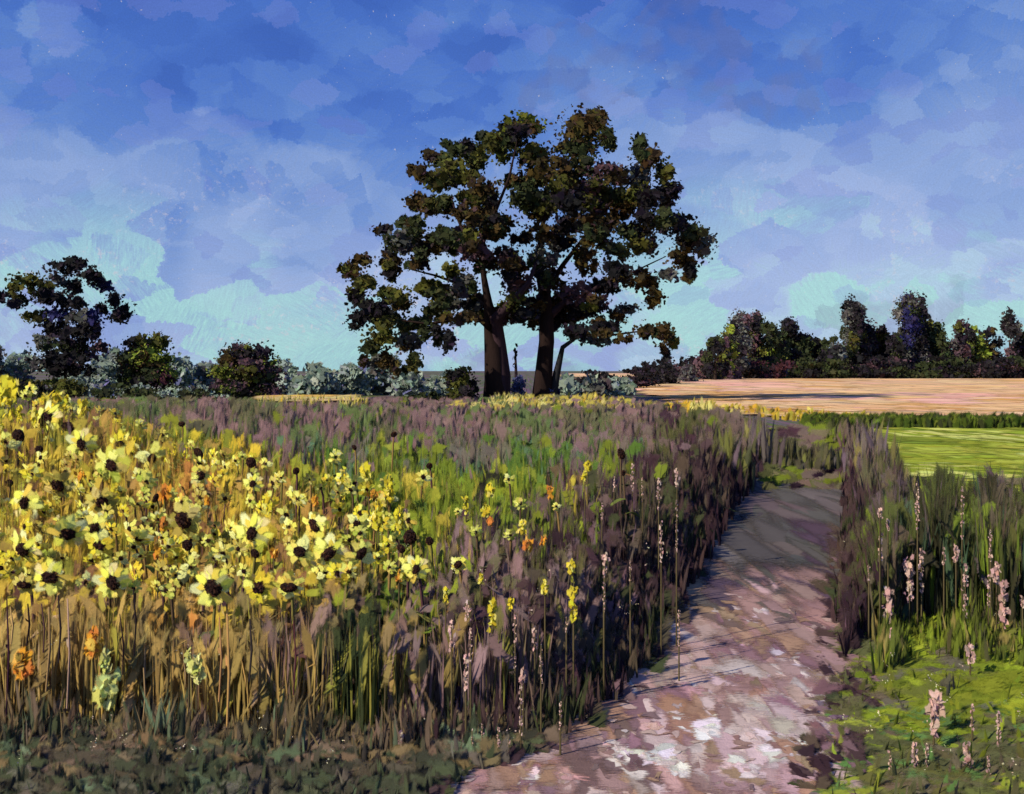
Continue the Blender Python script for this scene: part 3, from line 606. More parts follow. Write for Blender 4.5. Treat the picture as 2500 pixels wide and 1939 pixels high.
tree('field_tree', 'large dark tree whose thick left trunk forks low, olive dabs in its crown', 'tree', left_l, 63, 5.0, [
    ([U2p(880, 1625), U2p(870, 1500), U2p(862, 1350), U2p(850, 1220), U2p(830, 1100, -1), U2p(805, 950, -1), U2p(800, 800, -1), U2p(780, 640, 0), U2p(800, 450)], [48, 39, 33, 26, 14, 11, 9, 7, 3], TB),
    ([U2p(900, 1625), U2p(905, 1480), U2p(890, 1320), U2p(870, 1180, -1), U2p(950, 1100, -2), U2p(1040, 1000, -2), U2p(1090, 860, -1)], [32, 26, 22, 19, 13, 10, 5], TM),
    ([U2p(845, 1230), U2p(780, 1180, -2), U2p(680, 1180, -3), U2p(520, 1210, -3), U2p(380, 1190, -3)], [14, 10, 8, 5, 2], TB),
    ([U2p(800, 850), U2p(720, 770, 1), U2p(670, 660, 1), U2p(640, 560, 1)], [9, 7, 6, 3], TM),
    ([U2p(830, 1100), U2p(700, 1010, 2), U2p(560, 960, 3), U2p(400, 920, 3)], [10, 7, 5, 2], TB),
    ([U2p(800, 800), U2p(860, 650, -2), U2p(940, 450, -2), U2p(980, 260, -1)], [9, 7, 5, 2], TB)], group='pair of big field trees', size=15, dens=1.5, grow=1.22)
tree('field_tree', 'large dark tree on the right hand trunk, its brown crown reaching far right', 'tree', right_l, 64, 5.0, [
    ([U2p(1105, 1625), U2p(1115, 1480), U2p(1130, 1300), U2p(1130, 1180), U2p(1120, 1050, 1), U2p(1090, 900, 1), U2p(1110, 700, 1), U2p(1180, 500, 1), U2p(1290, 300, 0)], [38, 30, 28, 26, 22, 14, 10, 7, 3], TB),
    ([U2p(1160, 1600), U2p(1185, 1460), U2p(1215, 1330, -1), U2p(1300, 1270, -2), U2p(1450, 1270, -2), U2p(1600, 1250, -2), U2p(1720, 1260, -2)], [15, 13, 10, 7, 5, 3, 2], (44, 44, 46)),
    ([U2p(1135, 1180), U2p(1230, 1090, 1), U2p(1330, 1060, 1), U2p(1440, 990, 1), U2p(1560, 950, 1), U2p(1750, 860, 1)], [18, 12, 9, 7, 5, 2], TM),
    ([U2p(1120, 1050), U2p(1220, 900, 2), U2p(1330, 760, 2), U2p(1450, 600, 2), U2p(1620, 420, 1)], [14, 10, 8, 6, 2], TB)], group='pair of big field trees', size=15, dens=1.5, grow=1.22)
t = empty('sapling', tuple(P(1259, HY + F * 2 / 66, 66)), 'thin bare sapling in the gap between the two big trunks', 'sapling')
t.location.z = 0
g = Geo(); g.add(*tube([P(1259, 985, 66), P(1260, 920, 66), P(1258, 850, 66)], [.14, .12, .05], lin((52, 40, 46)))); g.obj('stem', M_BARK, t)
g = Geo(); q_ = np.array([P(1259, y, 66) for y in np.linspace(845, 905, 12)]) + rng.normal(0, .12, (12, 3)); g.add(*dabs(q_, np.full(12, .08), np.full(12, .2), pick(K['b'], 12))); g.obj('leaves', M_LEAF, t)

# bushes at the foot of the pair
def bush(name, label, cx, top, base, w, d, keys, group=None, size=10., depth=1.5, seed=0, cat='bush', dens=1.1, mat=None, grow=1., gain=1.3):
    rnd = random.Random(seed + int(cx)); L = []; h = base - top
    n = max(6, int(w * h / 500))
    for i in range(n):
        v = rnd.random() ** .8; y = top + 12 + v * (h - 18); ww = w / 2 * (.45 + .55 * math.sin(min(1, .25 + v) * math.pi * .5))
        L.append((cx + rnd.uniform(-1, 1) * max(2, ww - 10), y, rnd.uniform(.14, .24) * w + 3, rnd.uniform(.10, .18) * h + 3, rnd.choice(keys)))
    L.append((cx + rnd.uniform(-.1, .1) * w, top + h * .12, w * .16, h * .1, keys[0]))
    L.append((cx, base - h * .15, w * .42, h * .16, keys[-1]))
    return tree(name, label, cat, L, d, depth, (), group, size, dens, mat=mat, grow=grow, gain=gain)


bush('bush', 'olive bush leaning on the left big trunk', 1133, 893, 978, 105, 61, 'ogok')
bush('shrub', 'small indigo shrub between the two big trunks', 1272, 915, 985, 50, 65, 'ii', size=8)
bush('shrub', 'small dark blue shrub at the right foot of the right big trunk', 1352, 920, 978, 40, 65, 'ni', size=7)
for (cx, tp, bs, w, d_, k_, lb) in [(1850, 1000, 1150, 130, 21, 'wwv', 'mauve weed clump with golden tips left of the far path end'), (1770, 1030, 1200, 130, 17, 'vwx', 'brownish weed clump on the far left rim of the path'), (2125, 1005, 1190, 95, 19, 'wwx', 'pointed mauve weed clump right of the far path end'),
                                    (2010, 1075, 1160, 170, 24, 'vxv', 'low olive weed clump closing the far path end'), (1925, 1062, 1150, 90, 23, 'vvx', 'olive weed clump in the far bend of the path'), (2200, 1120, 1270, 150, 13.5, 'xwv', 'dark olive weed clump before the mown field'),
                                    (2330, 1145, 1290, 120, 12.5, 'xvx', 'pointed dark weed clump at the top of the right bank')]:
    d0 = GD(bs - 4); rt = empty('weed_clump', tuple(P(cx, HY + F * EYE / d0, d0)), lb, 'weeds'); rt.location.z = 0; n_ = int(w * 1.5)
    xx = np.clip(rng.normal(0, .24, n_), -.5, .5); C_ = pickp(K[rng.choice(list(k_))] + K[k_[0]] + K[k_[1]], cx + xx * w, rng.uniform(0, 100, n_), 30, 40, 1.1)
    B_ = np.stack([(cx + xx * w - CX) / F * d0, d0 + rng.normal(0, .35, n_), np.zeros(n_)], 1); H_ = (bs - tp) / F * d0 * (1 - 1.3 * np.abs(xx)) * rng.uniform(.45, 1.05, n_)
    g = Geo(); g.add(*blades(B_, H_, rng.uniform(10, 26, n_) / F * d0, C_, None, .10)); g.obj('stems', M_BLADE, rt)
# left tree and round bushes
U4 = lambda u, v, a, b, k: (u / 2.73, 550 + v / 2.73, a / 2.73, b / 2.73, k)
lt = """430 285 90 48 k|545 240 26 18 k|500 260 50 40 k|600 340 65 55 k|180 375 95 48 o|90 420 40 45 o|280 440 80 50 o|380 360 60 50 s|330 480 70 60 k|480 400 60 60 k|90 520 45 26 k|140 500 60 40 g|440 500 45 60 k|520 520 60 40 k|700 415 50 40 n|650 380 40 40 k|760 500 55 36 k|800 570 75 55 k|780 620 60 34 k|620 610 55 45 n|520 610 80 50 s|400 600 90 50 n
250 620 70 36 o|400 690 110 50 k|500 740 130 60 k|640 700 40 50 m|300 780 80 45 s|440 820 150 55 g|420 890 180 50 k|560 860 90 50 m|300 930 120 45 s|480 960 170 45 k|580 690 60 60 k|660 820 50 40 m|180 600 30 20 o|20 480 30 36 k|690 560 40 40 k"""
tree('round_tree', 'dark round tree with sky holes at the left edge of the picture', 'tree', [U4(*map(float, s.split()[:4]), s.split()[4]) for s in lt.replace('\n', '|').split('|')], 66, 2.6, size=14, dens=1.4, grow=1.22)
bush('bush', 'dark olive bush with a pale ragged top right of the round tree', 360, 812, 962, 130, 66, 'olgobmbrk', size=11)
bush('bush', 'round bush half olive half purple nearest the big trees on the left', 602, 842, 978, 160, 64, 'olmomgbsk', size=11)
# grey teal hedge
HB = [(-40, 850, 110, 'grey teal shrub at the left edge below the round tree'), (55, 868, 90, 'grey teal shrub under the left side of the round tree'), (270, 858, 110, 'teal shrub between round tree and olive bush'),
      (435, 875, 80, 'teal shrub just right of the dark olive bush'), (505, 885, 80, 'low teal shrub left of the half purple bush'), (690, 880, 90, 'teal shrub just right of the half purple bush'),
      (770, 890, 100, 'teal hedge shrub under the open sky left of the big crown'), (850, 893, 90, 'teal hedge shrub above the straw strip end'), (930, 868, 100, 'tall teal hedge shrub under the left tip of the big crown'),
      (1010, 905, 110, 'low flat teal hedge shrub left of the leaning olive bush'), (1085, 908, 90, 'low teal hedge shrub behind the leaning olive bush'), (1390, 915, 80, 'teal hedge shrub just right of the big trunks'),
      (1450, 918, 80, 'second teal hedge shrub right of the big trunks'), (1510, 924, 80, 'last teal hedge shrub before the stubble field'), (640, 895, 70, 'teal shrub tucked behind the half purple bush'), (180, 890, 90, 'teal shrub under the middle of the round tree')]
for i, (cx, tp, w, lb) in enumerate(HB):
    bush('hedge_shrub', lb, cx, tp, 972, w, 76 + (i % 3) * 3, 'tttt' if i % 4 else 'ttts', 'grey teal shrubs of the far hedge', 17, 1.5, i, 'shrub', 1.7, None, 1.3, 1.15)
# low green brush where meadow meets hedge, left
for i, (cx, tp, w, k_, lb) in enumerate([(110, 925, 220, 'ggok', 'low green brush below the round tree'), (290, 935, 170, 'gtgo', 'low green brush below the dark olive bush'), (470, 940, 170, 'tggs', 'low green brush between the two left bushes'), (1060, 958, 200, 'ggto', 'low green brush left of the big trunks')]):
    bush('low_brush', lb, cx, tp, 985, w, 62, k_, None, 10, 1., i, 'brush')

# right treeline
U3 = lambda u, v: (1600 + u / 2.427, 650 + v / 2.427)
TR = [(-60, 560, 100, 'kkmk', 'low dark bush where the treeline begins right of the big crown'), (70, 525, 110, 'ksk', 'dark clumpy bush at the left start of the treeline'), (190, 570, 110, 'kks', 'flat dark bush left of the mauve tree'),
      (290, 490, 80, 'mmk', 'small mauve tree at the left rise of the treeline'), (355, 405, 80, 'kkgk', 'blackish tree just left of the yellow green column'), (430, 330, 80, 'lomok', 'yellow green and mauve column tree'),
      (490, 262, 90, 'sssmk', 'tall grey tree at the treeline left peak'), (595, 255, 90, 'msogk', 'tall ragged mauve tree beside the grey peak'), (690, 330, 110, 'gkgol', 'dark green tree right of the left peaks'),
      (800, 325, 120, 'gkggk', 'broad dark green tree with brushed flat top'), (890, 390, 100, 'kgkm', 'dark tree sloping down from the flat top'), (965, 415, 90, 'kbgk', 'brown black tree in the middle dip'),
      (1060, 400, 100, 'gsks', 'grey green tree in the middle dip'), (1165, 200, 95, 'kkgosk', 'tall black topped tree left of the grey column'), (1230, 215, 100, 'sskmmk', 'grey and mauve column tree beside the black top'),
      (1345, 340, 85, 'kgok', 'small dark tree between the two tall peaks'), (1425, 395, 80, 'gogk', 'low olive tree left of the highest tree'), (1500, 165, 110, 'knsssgk', 'highest tree with dark blue upper crown'),
      (1570, 200, 60, 'kkk', 'slim dark spike on the right of the highest tree'), (1640, 300, 95, 'oggk', 'olive tree right of the highest tree'), (1710, 375, 80, 'gkgk', 'low green dark tree before the lime one'),
      (1790, 320, 90, 'oskmk', 'ragged tree with a pale hole near the lime tree'), (1895, 335, 85, 'lllok', 'lime green tree in the right part of the treeline'), (1990, 355, 85, 'bbkk', 'brown tree right of the lime one'),
      (2095, 290, 85, 'sskmk', 'pointed grey tree near the right edge'), (2180, 370, 90, 'gkbk', 'dark tree at the right edge of the picture'), (2290, 340, 110, 'gkmk', 'dark tree at the very right end of the line')]
for i, (u, v, w, k_, lb) in enumerate(TR):
    cx, tp = U3(u, v)
    bs = float(np.interp(u, [-60, 60, 250, 600], [946, 940, 931, 925]))
    bush('treeline_tree', lb, cx, tp, bs, w / 2.427 * 1.9, GD(bs - 1) + (i % 4) * 6 * (u > 250), k_, 'trees of the right hand treeline', 9, 6., i, 'tree', 1.5, None, .92, 1.7)
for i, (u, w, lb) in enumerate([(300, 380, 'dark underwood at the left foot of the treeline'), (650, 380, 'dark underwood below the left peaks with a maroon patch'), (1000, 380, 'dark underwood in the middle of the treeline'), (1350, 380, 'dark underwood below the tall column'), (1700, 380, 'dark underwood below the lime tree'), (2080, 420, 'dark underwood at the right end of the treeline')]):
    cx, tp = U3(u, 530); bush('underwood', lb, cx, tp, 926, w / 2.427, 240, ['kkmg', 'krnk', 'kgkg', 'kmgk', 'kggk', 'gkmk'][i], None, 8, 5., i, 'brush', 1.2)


for i, (cx, tp, w, lb) in enumerate([(1440, 903, 130, 'thin dark brush line right of the big trunks'), (1530, 900, 110, 'thin dark brush just before the treeline starts')]):
    bush('far_brush', lb, cx, tp, 948, w, 108, 'kkm', None, 8, 2., i, 'brush', 1.3)


# ------------------------------------------------------------ sunflowers
PETALS = dict(pale=[(3, (242, 222, 104)), (2, (232, 208, 84)), (1.2, (246, 234, 146))], gold=[(3, (232, 206, 60)), (2, (214, 190, 66)), (1, (238, 222, 110))], dull=[(2, (196, 180, 84)), (2, (176, 158, 72)), (1, (214, 200, 110))], lime=[(2, (206, 206, 96)), (2, (224, 216, 112)), (1, (182, 186, 74))])


def head_meshes(seed, pal, full, open_):
    """petal ring and seed disc for a head of radius 1, facing -Y"""
    rnd = random.Random(seed); g = Geo()
    for ring, (n, rc, ru_, rv_) in enumerate(((rnd.randint(8, 10), .66, .40, .27), (rnd.randint(6, 8), .50, .34, .25))):
        for i in range(n):
            if rnd.random() > full: continue
            a = 2 * math.pi * (i + .5 * ring + rnd.uniform(-.25, .25)) / n; r = rc * rnd.uniform(.88, 1.1)
            p = np.array([[r * math.cos(a), -.03 * ring + .02 * math.sin(5 * a) - .12 * (1 - open_), r * math.sin(a)]])
            g.add(*dabs(p, np.array([ru_ * rnd.uniform(.85, 1.15)]), np.array([rv_ * rnd.uniform(.8, 1.2)]), pick(PETALS[pal], 1, 1.2), np.array([[.25 * math.cos(a), -1., .25 * math.sin(a)]]), .16, .25, np.array([a]), 9))
    pet = g
    g = Geo(); N = 70
    rr = np.sqrt(rng.uniform(0, 1, N)) * .34; aa = rng.uniform(0, 6.28, N)
    p = np.stack([rr * np.cos(aa), -.10 - .10 * (1 - (rr / .34) ** 2), rr * np.sin(aa)], 1)
    g.add(*dabs(p, np.full(N, .075), np.full(N, .065), pick([(3, (56, 36, 30)), (2, (74, 44, 36)), (1, (42, 34, 36)), (.5, (104, 70, 40))], N), np.tile([0, -1., 0], (N, 1)), .35))
    # solid dome under the florets
    V = [(0, -.19, 0)]; idx = []; fn = []
    for k, (r, y) in enumerate(((.2, -.16), (.36, -.08), (.34, .06))):
        for j in range(12): V.append((r * math.cos(j * math.pi / 6), y, r * math.sin(j * math.pi / 6)))
    for j in range(12): idx += [0, 1 + j, 1 + (j + 1) % 12]; fn.append(3)
    for k in range(2):
        for j in range(12): idx += [1 + 12 * k + j, 13 + 12 * k + j, 13 + 12 * k + (j + 1) % 12, 1 + 12 * k + (j + 1) % 12]; fn.append(4)
    g.add(np.array(V), fn, idx, np.tile(lin((50, 34, 30)), (len(V), 1)))
    return pet, g


def leaf_geo():
    V = []; q = []
    for i, (t, w) in enumerate(((0, .05), (.25, .32), (.55, .38), (.8, .2), (1, .03))):
        z = .12 * math.sin(t * 3) - .35 * t * t
        V += [(t, -w, z - .04), (t, 0, z), (t, w, z - .04)]
    for i in range(4):
        for k in range(2): q += [3 * i + k, 3 * i + k + 1, 3 * i + k + 4, 3 * i + k + 3]
    return np.array(V), [4] * 8, q


VAR = []
for i, (pal, full, op) in enumerate([('pale', 1, 1), ('pale', .8, .8), ('gold', 1, 1), ('gold', .8, .6), ('dull', .9, .8), ('lime', .95, .9), ('pale', .6, .7), ('pale', .95, .5), ('gold', .7, .9), ('dull', .6, .4), ('lime', .7, .6), ('gold', 1, .5), ('dull', 1, 1)]):
    pg, dg = head_meshes(i + 3, pal, full, op); a = pg.obj('petals', M_PETAL); b = dg.obj('seed_disc', M_PETAL); VAR.append((a.data, b.data)); bpy.data.objects.remove(a); bpy.data.objects.remove(b)
LM = []
for c in ((112, 122, 56), (88, 96, 52), (70, 74, 50), (134, 100, 60)):
    V, fn, q = leaf_geo(); o = mesh_obj('leaf', V, fn, q, np.tile(lin(c), (len(V), 1)) * rng.uniform(.8, 1.2, (len(V), 1)), M_PETAL); LM.append(o.data); bpy.data.objects.remove(o)


def link(name, data, parent): o = bpy.data.objects.new(name, data); col.objects.link(o); o.parent = parent; return o


HD_Y = [900, 950, 1050, 1150, 1250, 1350, 1430, 1500, 1600, 1750, 1900]; HD_D = [16, 14, 11, 8.9, 7.4, 6.4, 5.75, 5.6, 5.4, 5.1, 4.6]
def head_d(py): return float(np.interp(py, HD_Y, HD_D))


def sunflower(px, py, r, var, tilt, label, group='sunflowers of the field', disc=1.0, bare=False, d=None, nleaf=2):
    d = d or head_d(py); p = P(px, py, d); gz = float(ground_z(p[0], p[1] + .03)); R0 = r / F * d * 1.07
    root = empty('sunflower', (p[0], p[1] + .03, gz), label, 'sunflower', group)
    h = p[2] - gz; g = Geo(); o3 = np.array(root.location)
    bend = random.uniform(-.06, .06)
    g.add(*tube([o3, o3 + (bend, 0, h * .5), o3 + (bend * .3, .02, h * .92), np.array([p[0], p[1] + .01, p[2]])], [.013, .011, .009, .009], lin(random.choice([(128, 120, 60), (104, 84, 62), (96, 64, 66), (150, 120, 70)])), 6))
    g.obj('stem', M_PETAL, root)
    pm, dm = VAR[var]
    rot = (R(tilt[0]), R(random.uniform(0, 360)) * 0, R(tilt[1]))
    spin = random.uniform(0, 6.28); wob = (random.uniform(.75, 1.15), random.uniform(.6, .95))
    from mathutils import Euler, Matrix
    mrot = Euler(rot).to_matrix().to_4x4() @ Matrix.Rotation(spin, 4, 'Y')
    for nm, dt, sc_ in ([] if bare else [('petals', pm, 1.)]) + [('seed_disc', dm, disc)]:
        o = link(nm, dt, root); o.matrix_local = Matrix.Translation((0, -.03, h)) @ mrot @ Matrix.Diagonal((R0 * sc_ * (1 if nm == 'petals' else wob[0]), R0 * sc_, R0 * sc_ * (1 if nm == 'petals' else wob[1]), 1))
    for k in range(nleaf):
        o = link('leaf', random.choice(LM), root); o.location = (bend * .6, 0, h * random.uniform(.45, .85)); s = random.uniform(.10, .17)
        o.scale = (s, s, s); o.rotation_euler = (random.uniform(-.3, .3), random.uniform(-.2, .5), random.uniform(0, 6.28))
    return root


U1 = lambda u, v: (u / 2.184, 900 + v / 2.184)
# u, v, radius (crop px), variant, tilt x, tilt z, disc scale, label
SF = [
    (250, 270, 90, 0, -15, -20, 1.2, 'pale sunflower high at the far left with a long dark tilted disc'), (440, 405, 85, 0, 5, 0, 1, 'round pale sunflower at the top of the stand, right of the dark bare heads'),
    (600, 515, 108, 5, 0, -10, 1.1, 'big greenish yellow sunflower with a wide dark disc in the upper stand'), (810, 480, 80, 1, 0, 15, .9, 'pale sunflower with a small disc at the upper right of the stand'),
    (310, 620, 92, 4, 25, 0, 1, 'dull gold sunflower looking down, above the left pale pair'), (135, 715, 92, 0, 0, -10, 1.2, 'pale sunflower near the left edge with an upright oval disc'),
    (545, 710, 88, 4, 20, 10, 1.1, 'drooping gold sunflower below the big greenish one'), (360, 880, 96, 0, 15, 30, 1.1, 'creamy sunflower turned right against a dark plum gap'),
    (130, 960, 104, 0, 20, -25, 1.25, 'wide creamy sunflower low at the left edge'), (535, 945, 70, 3, 10, 0, 1.3, 'small yellow sunflower with a ragged brown disc in the lower stand'),
    (980, 805, 98, 4, 15, 0, 1.25, 'dull yellow sunflower hanging above the bare maroon head'), (270, 1110, 96, 0, 0, 0, 1.15, 'pale sunflower with an orange flecked disc in the lowest row, second from left'),
    (605, 1140, 98, 0, 0, 5, 1.25, 'bright pale sunflower with ringed petals in the lowest row, third from left'), (510, 850, 90, 1, 10, -10, 1, 'pale sunflower with a rust brown disc mid stand'),
    (740, 905, 78, 0, 45, 0, .8, 'pale sunflower bowed so its disc is hidden, mid stand'), (1350, 880, 108, 0, 0, -15, 1.2, 'largest pale sunflower in the middle of the stand, grey black disc'),
    (1680, 835, 80, 6, 0, -25, 1.4, 'pale sunflower with petals only to the upper left of its disc'), (1600, 975, 84, 1, 0, 0, 1.25, 'pale sunflower with a pointed upper petal, right part of the stand'),
    (1755, 985, 96, 0, 5, 0, 1.25, 'creamy sunflower with a blackish disc between two smaller ones'), (1925, 985, 84, 1, 10, 15, 1.2, 'creamy sunflower with a slanted disc at the right of the stand'),
    (1140, 1165, 112, 0, 0, 0, 1.3, 'large pale sunflower with a double lobed dark disc in the lowest row'), (1385, 1165, 84, 3, 5, 0, 1.2, 'yellow sunflower with an olive disc in the lowest row'),
    (1540, 1160, 84, 6, 20, 0, 1.5, 'pale sunflower with petals only above its dark red disc, lowest row'), (1350, 615, 54, 0, 0, 0, 1, 'small pale sunflower above the largest one'),
    (1905, 825, 62, 1, 15, 0, 1, 'small pale sunflower with upright petals near the right rim'), (1070, 570, 62, 6, 0, 20, 1.2, 'small pale sunflower turned away at the upper right slope'),
    (740, 720, 62, 7, 60, 0, .7, 'closed cone shaped pale sunflower mid stand'), (640, 400, 62, 2, 0, 0, 1.1, 'bright yellow sunflower on the upper slope'),
    (130, 1150, 62, 4, 20, 0, 1.5, 'withered brownish sunflower in the lowest row at far left'), (1590, 690, 62, 7, 30, -30, .5, 'pale bell shaped sunflower without visible disc right of centre'),
    (1500, 580, 40, 7, 30, -20, .6, 'slim pale sunflower on the slope left of the green meadow'), (1790, 470, 46, 7, 20, 0, .5, 'lone pale sunflower standing high in the meadow'),
    (1890, 610, 60, 1, 30, 10, .5, 'pale feathery sunflower on the right slope'), (1800, 660, 46, 7, 20, 30, .4, 'pale crescent sunflower on the right slope'), (2070, 940, 50, 2, 20, 0, .6, 'yellow sunflower bud just before the last dark head'),
    (30, 390, 66, 1, 20, 0, .4, 'pale upright sunflower at the very left edge'), (520, 290, 40, 7, 20, 0, .4, 'small pale upright sunflower among the far yellow ones'), (750, 300, 36, 7, 20, 10, .4, 'small pale upright sunflower at the top right of the far ones'),
    (170, 560, 60, 2, 10, 0, .3, 'bright yellow sunflower left of the big greenish one'), (780, 600, 62, 5, 20, 0, .5, 'mustard sunflower below the small disc one'), (60, 1010, 46, 3, 20, 0, .5, 'yellow sunflower tucked under the wide creamy one'),
    (1440, 700, 46, 3, 10, 0, .6, 'yellow sunflower above the largest pale one, to its right'), (1230, 850, 60, 1, 10, -40, .3, 'pale folded sunflower touching the left of the largest one'), (1190, 980, 62, 7, 20, 0, .5, 'pale sunflower just below and left of the largest one'),
    (1300, 1080, 40, 1, 0, 0, .9, 'small pale sunflower above the olive disc one'), (1800, 1090, 60, 3, 10, 0, .7, 'yellow sunflower under the creamy blackish disc one')]
for (u, v, r, var, tx, tz, dsc, lb) in SF:
    px, py = U1(u, v); sunflower(px, py, r / 2.184, var, (tx, tz), lb, disc=dsc)
U5 = lambda u, v: (900 + u / 2.019, 1100 + v / 2.019)
for (u, v, r, var, tx, dsc, lb) in [(235, 585, 66, 0, 0, 1., 'pale sunflower with a small round black disc, last in the row toward the path'), (440, 560, 46, 6, 10, 1.6, 'half bare sunflower head just right of the last pale one'), (690, 140, 30, 1, 20, .8, 'tiny pale sunflower high in the green meadow'),
                                    (750, 260, 38, 5, 20, .5, 'small lime yellow sunflower in the green meadow'), (270, 130, 42, 1, 10, .8, 'small pale sunflower at the meadow edge above the goldenrod'), (700, 415, 38, 5, 30, .7, 'small faded sunflower in the meadow centre'),
                                    (925, 275, 24, 1, 10, .8, 'tiny pale sunflower toward the path'), (530, 400, 36, 5, 20, .5, 'small faded sunflower left of the meadow centre'), (440, 300, 22, 1, 10, .5, 'tiny round pale sunflower in the meadow')]:
    px, py = U5(u, v); sunflower(px, py, r / 2.019, var, (tx, 0), lb, disc=dsc, group='small sunflowers of the meadow')
# dark heads that have lost their petals
for (u, v, r, lb) in [(370, 310, 44, 'bare round dark seed head at the top left of the stand'), (100, 360, 48, 'wide bare dark head at the upper left edge'), (1000, 940, 46, 'square maroon bare head in the middle of the stand'), (1360, 985, 32, 'small bare plum head under the largest sunflower'),
                      (1580, 545, 34, 'bare dark head on the slope right of the green patch'), (2145, 965, 34, 'bare black head at the right end of the stand'), (210, 430, 34, 'small bare dark head left of the round pale sunflower'), (50, 610, 30, 'bare grey green head at the left edge'),
                      (825, 400, 36, 'bare dark green head above the small disc sunflower'), (1060, 450, 40, 'bare dark head at the upper right slope'), (1340, 500, 40, 'dull mauve bare head in the green slope'), (560, 240, 28, 'small bare brown head near the far left brush'), (970, 295, 28, 'bare plum head in the mauve meadow'),
                      (2100, 350, 22, 'tiny bare dark red head far in the meadow'), (1890, 420, 24, 'tiny bare brown head above the green slope'), (830, 690, 30, 'tall narrow maroon bare head left of the dull yellow flower')]:
    px, py = U1(u, v); sunflower(px, py, r / 2.184 * 2.0, 0, (10, random.uniform(-20, 20)), lb, bare=True, group='bare seed heads', disc=1)
for (px, py, r) in [(952, 955, 0)]: pass
for (u, v, r, lb) in [(205, 425, 44, 'broad dark drooping head above the last pale sunflower'), (300, 445, 34, 'dark ragged head right of the drooping one'), (160, 480, 26, 'small dark head left of the last pale sunflower'), (1245, 15, 34, 'dark maroon head by the far path edge'), (1255, 110, 18, 'tiny maroon head by the path grasses'), (300, 75, 22, 'tiny dark head far in the meadow middle')]:
    px, py = U5(u, v); sunflower(px, py, r / 2.019 * 2.1, 0, (10, 0), lb, bare=True, group='bare seed heads')
# short ways to name the flowers that stand out, used to say where the crowded ones are
SHORT = ['the long tilted disc flower', 'the round topmost flower', 'the big greenish flower', 'the small disc flower upper right', 'the down looking dull gold flower', 'the oval disc flower', 'the drooping gold flower', 'the plum gap flower',
         'the wide creamy flower', 'the ragged disc flower', 'the dull yellow hanging flower', 'the orange flecked disc flower', 'the bright ringed lowest row flower', 'the rust brown disc flower', 'the bowed discless flower', 'the largest pale flower', 'the one sided petal flower', 'the pointed petal flower',
         'the creamy blackish disc flower', 'the slanted disc flower', 'the double disc lowest flower', 'the olive disc flower', 'the half petalled dark red flower', 'the flower over the largest', 'the small upright petal flower', 'the turned away slope flower', 'the closed cone flower', 'the bright yellow upper slope flower',
         'the withered brownish flower', 'the pale bell flower', 'the slim slope flower', 'the lone high meadow flower', 'the feathery right slope flower', 'the pale crescent flower', 'the rightmost bud']
LOOK = {1: 'gappy pale', 2: 'full golden', 3: 'ragged golden', 4: 'dull mustard', 5: 'greenish yellow', 6: 'half bare pale', 0: 'full pale', 8: 'sparse golden', 9: 'drooping mustard', 10: 'sparse greenish', 11: 'cupped golden', 12: 'flat mustard'}
SAID = {}
def whereabouts(px, py, what):
    k = min(range(len(SHORT)), key=lambda i: (U1(SF[i][0], SF[i][1])[0] - px) ** 2 + (U1(SF[i][0], SF[i][1])[1] - py) ** 2); ax, ay = U1(SF[k][0], SF[k][1]); dx, dy = px - ax, py - ay
    v = 'above' if dy < 0 else 'below'; h = 'left of' if dx < 0 else 'right of'; dr = h if abs(dx) > 2.4 * abs(dy) else v if abs(dy) > 2.4 * abs(dx) else v + ' ' + h
    for dist in (('close ', '', 'well ', 'far ') if math.hypot(dx, dy) < 60 else ('well ', 'far ', '')):
        lb = f'{what} {dist}{dr} {SHORT[k]}'
        if lb not in SAID: break
    SAID[lb] = 1; return lb
ORD = ['first', 'second', 'third', 'fourth', 'fifth', 'sixth', 'seventh', 'eighth', 'ninth', 'tenth', 'eleventh', 'twelfth', 'thirteenth', 'fourteenth', 'fifteenth', 'sixteenth', 'seventeenth', 'eighteenth', 'nineteenth', 'twentieth', 'second to last', 'last', 'last but two', 'last but three']
def rank(x, xs): return ORD[sorted(xs).index(x)]


# the crowded remainder of the stand
placed = [U1(a[0], a[1]) for a in SF]; cnt = 0
for _ in range(12000):
    if cnt >= 215: break
    px = random.uniform(-30, 1000); py = random.uniform(945, 1450)
    if py < suntop(px) - 5 or py > 1445 - 40 * (px > 700): continue
    if px > 560 and random.random() < .45: continue
    mr = np.interp(py, [950, 1430], [15, 26])
    if any((px - a) ** 2 + (py - b) ** 2 < (mr * .84) ** 2 for a, b in placed): continue
    placed.append((px, py)); cnt += 1
    vr = random.choice([2, 3, 4, 12, 5, 1, 6, 0, 0, 1, 8, 9, 10, 11]); sz = random.uniform(.7, 1.1)
    lb = whereabouts(px, py, ('small ' if sz < .9 else '') + LOOK[vr] + ' sunflower')
    sunflower(px, py, sz * mr, vr, (random.uniform(-5, 40), random.uniform(-40, 40)), lb, group='crowded sunflowers of the stand',
              disc=random.choice([.4, .7, .95]), d=head_d(py) * random.uniform(1.02, 1.07), nleaf=1)


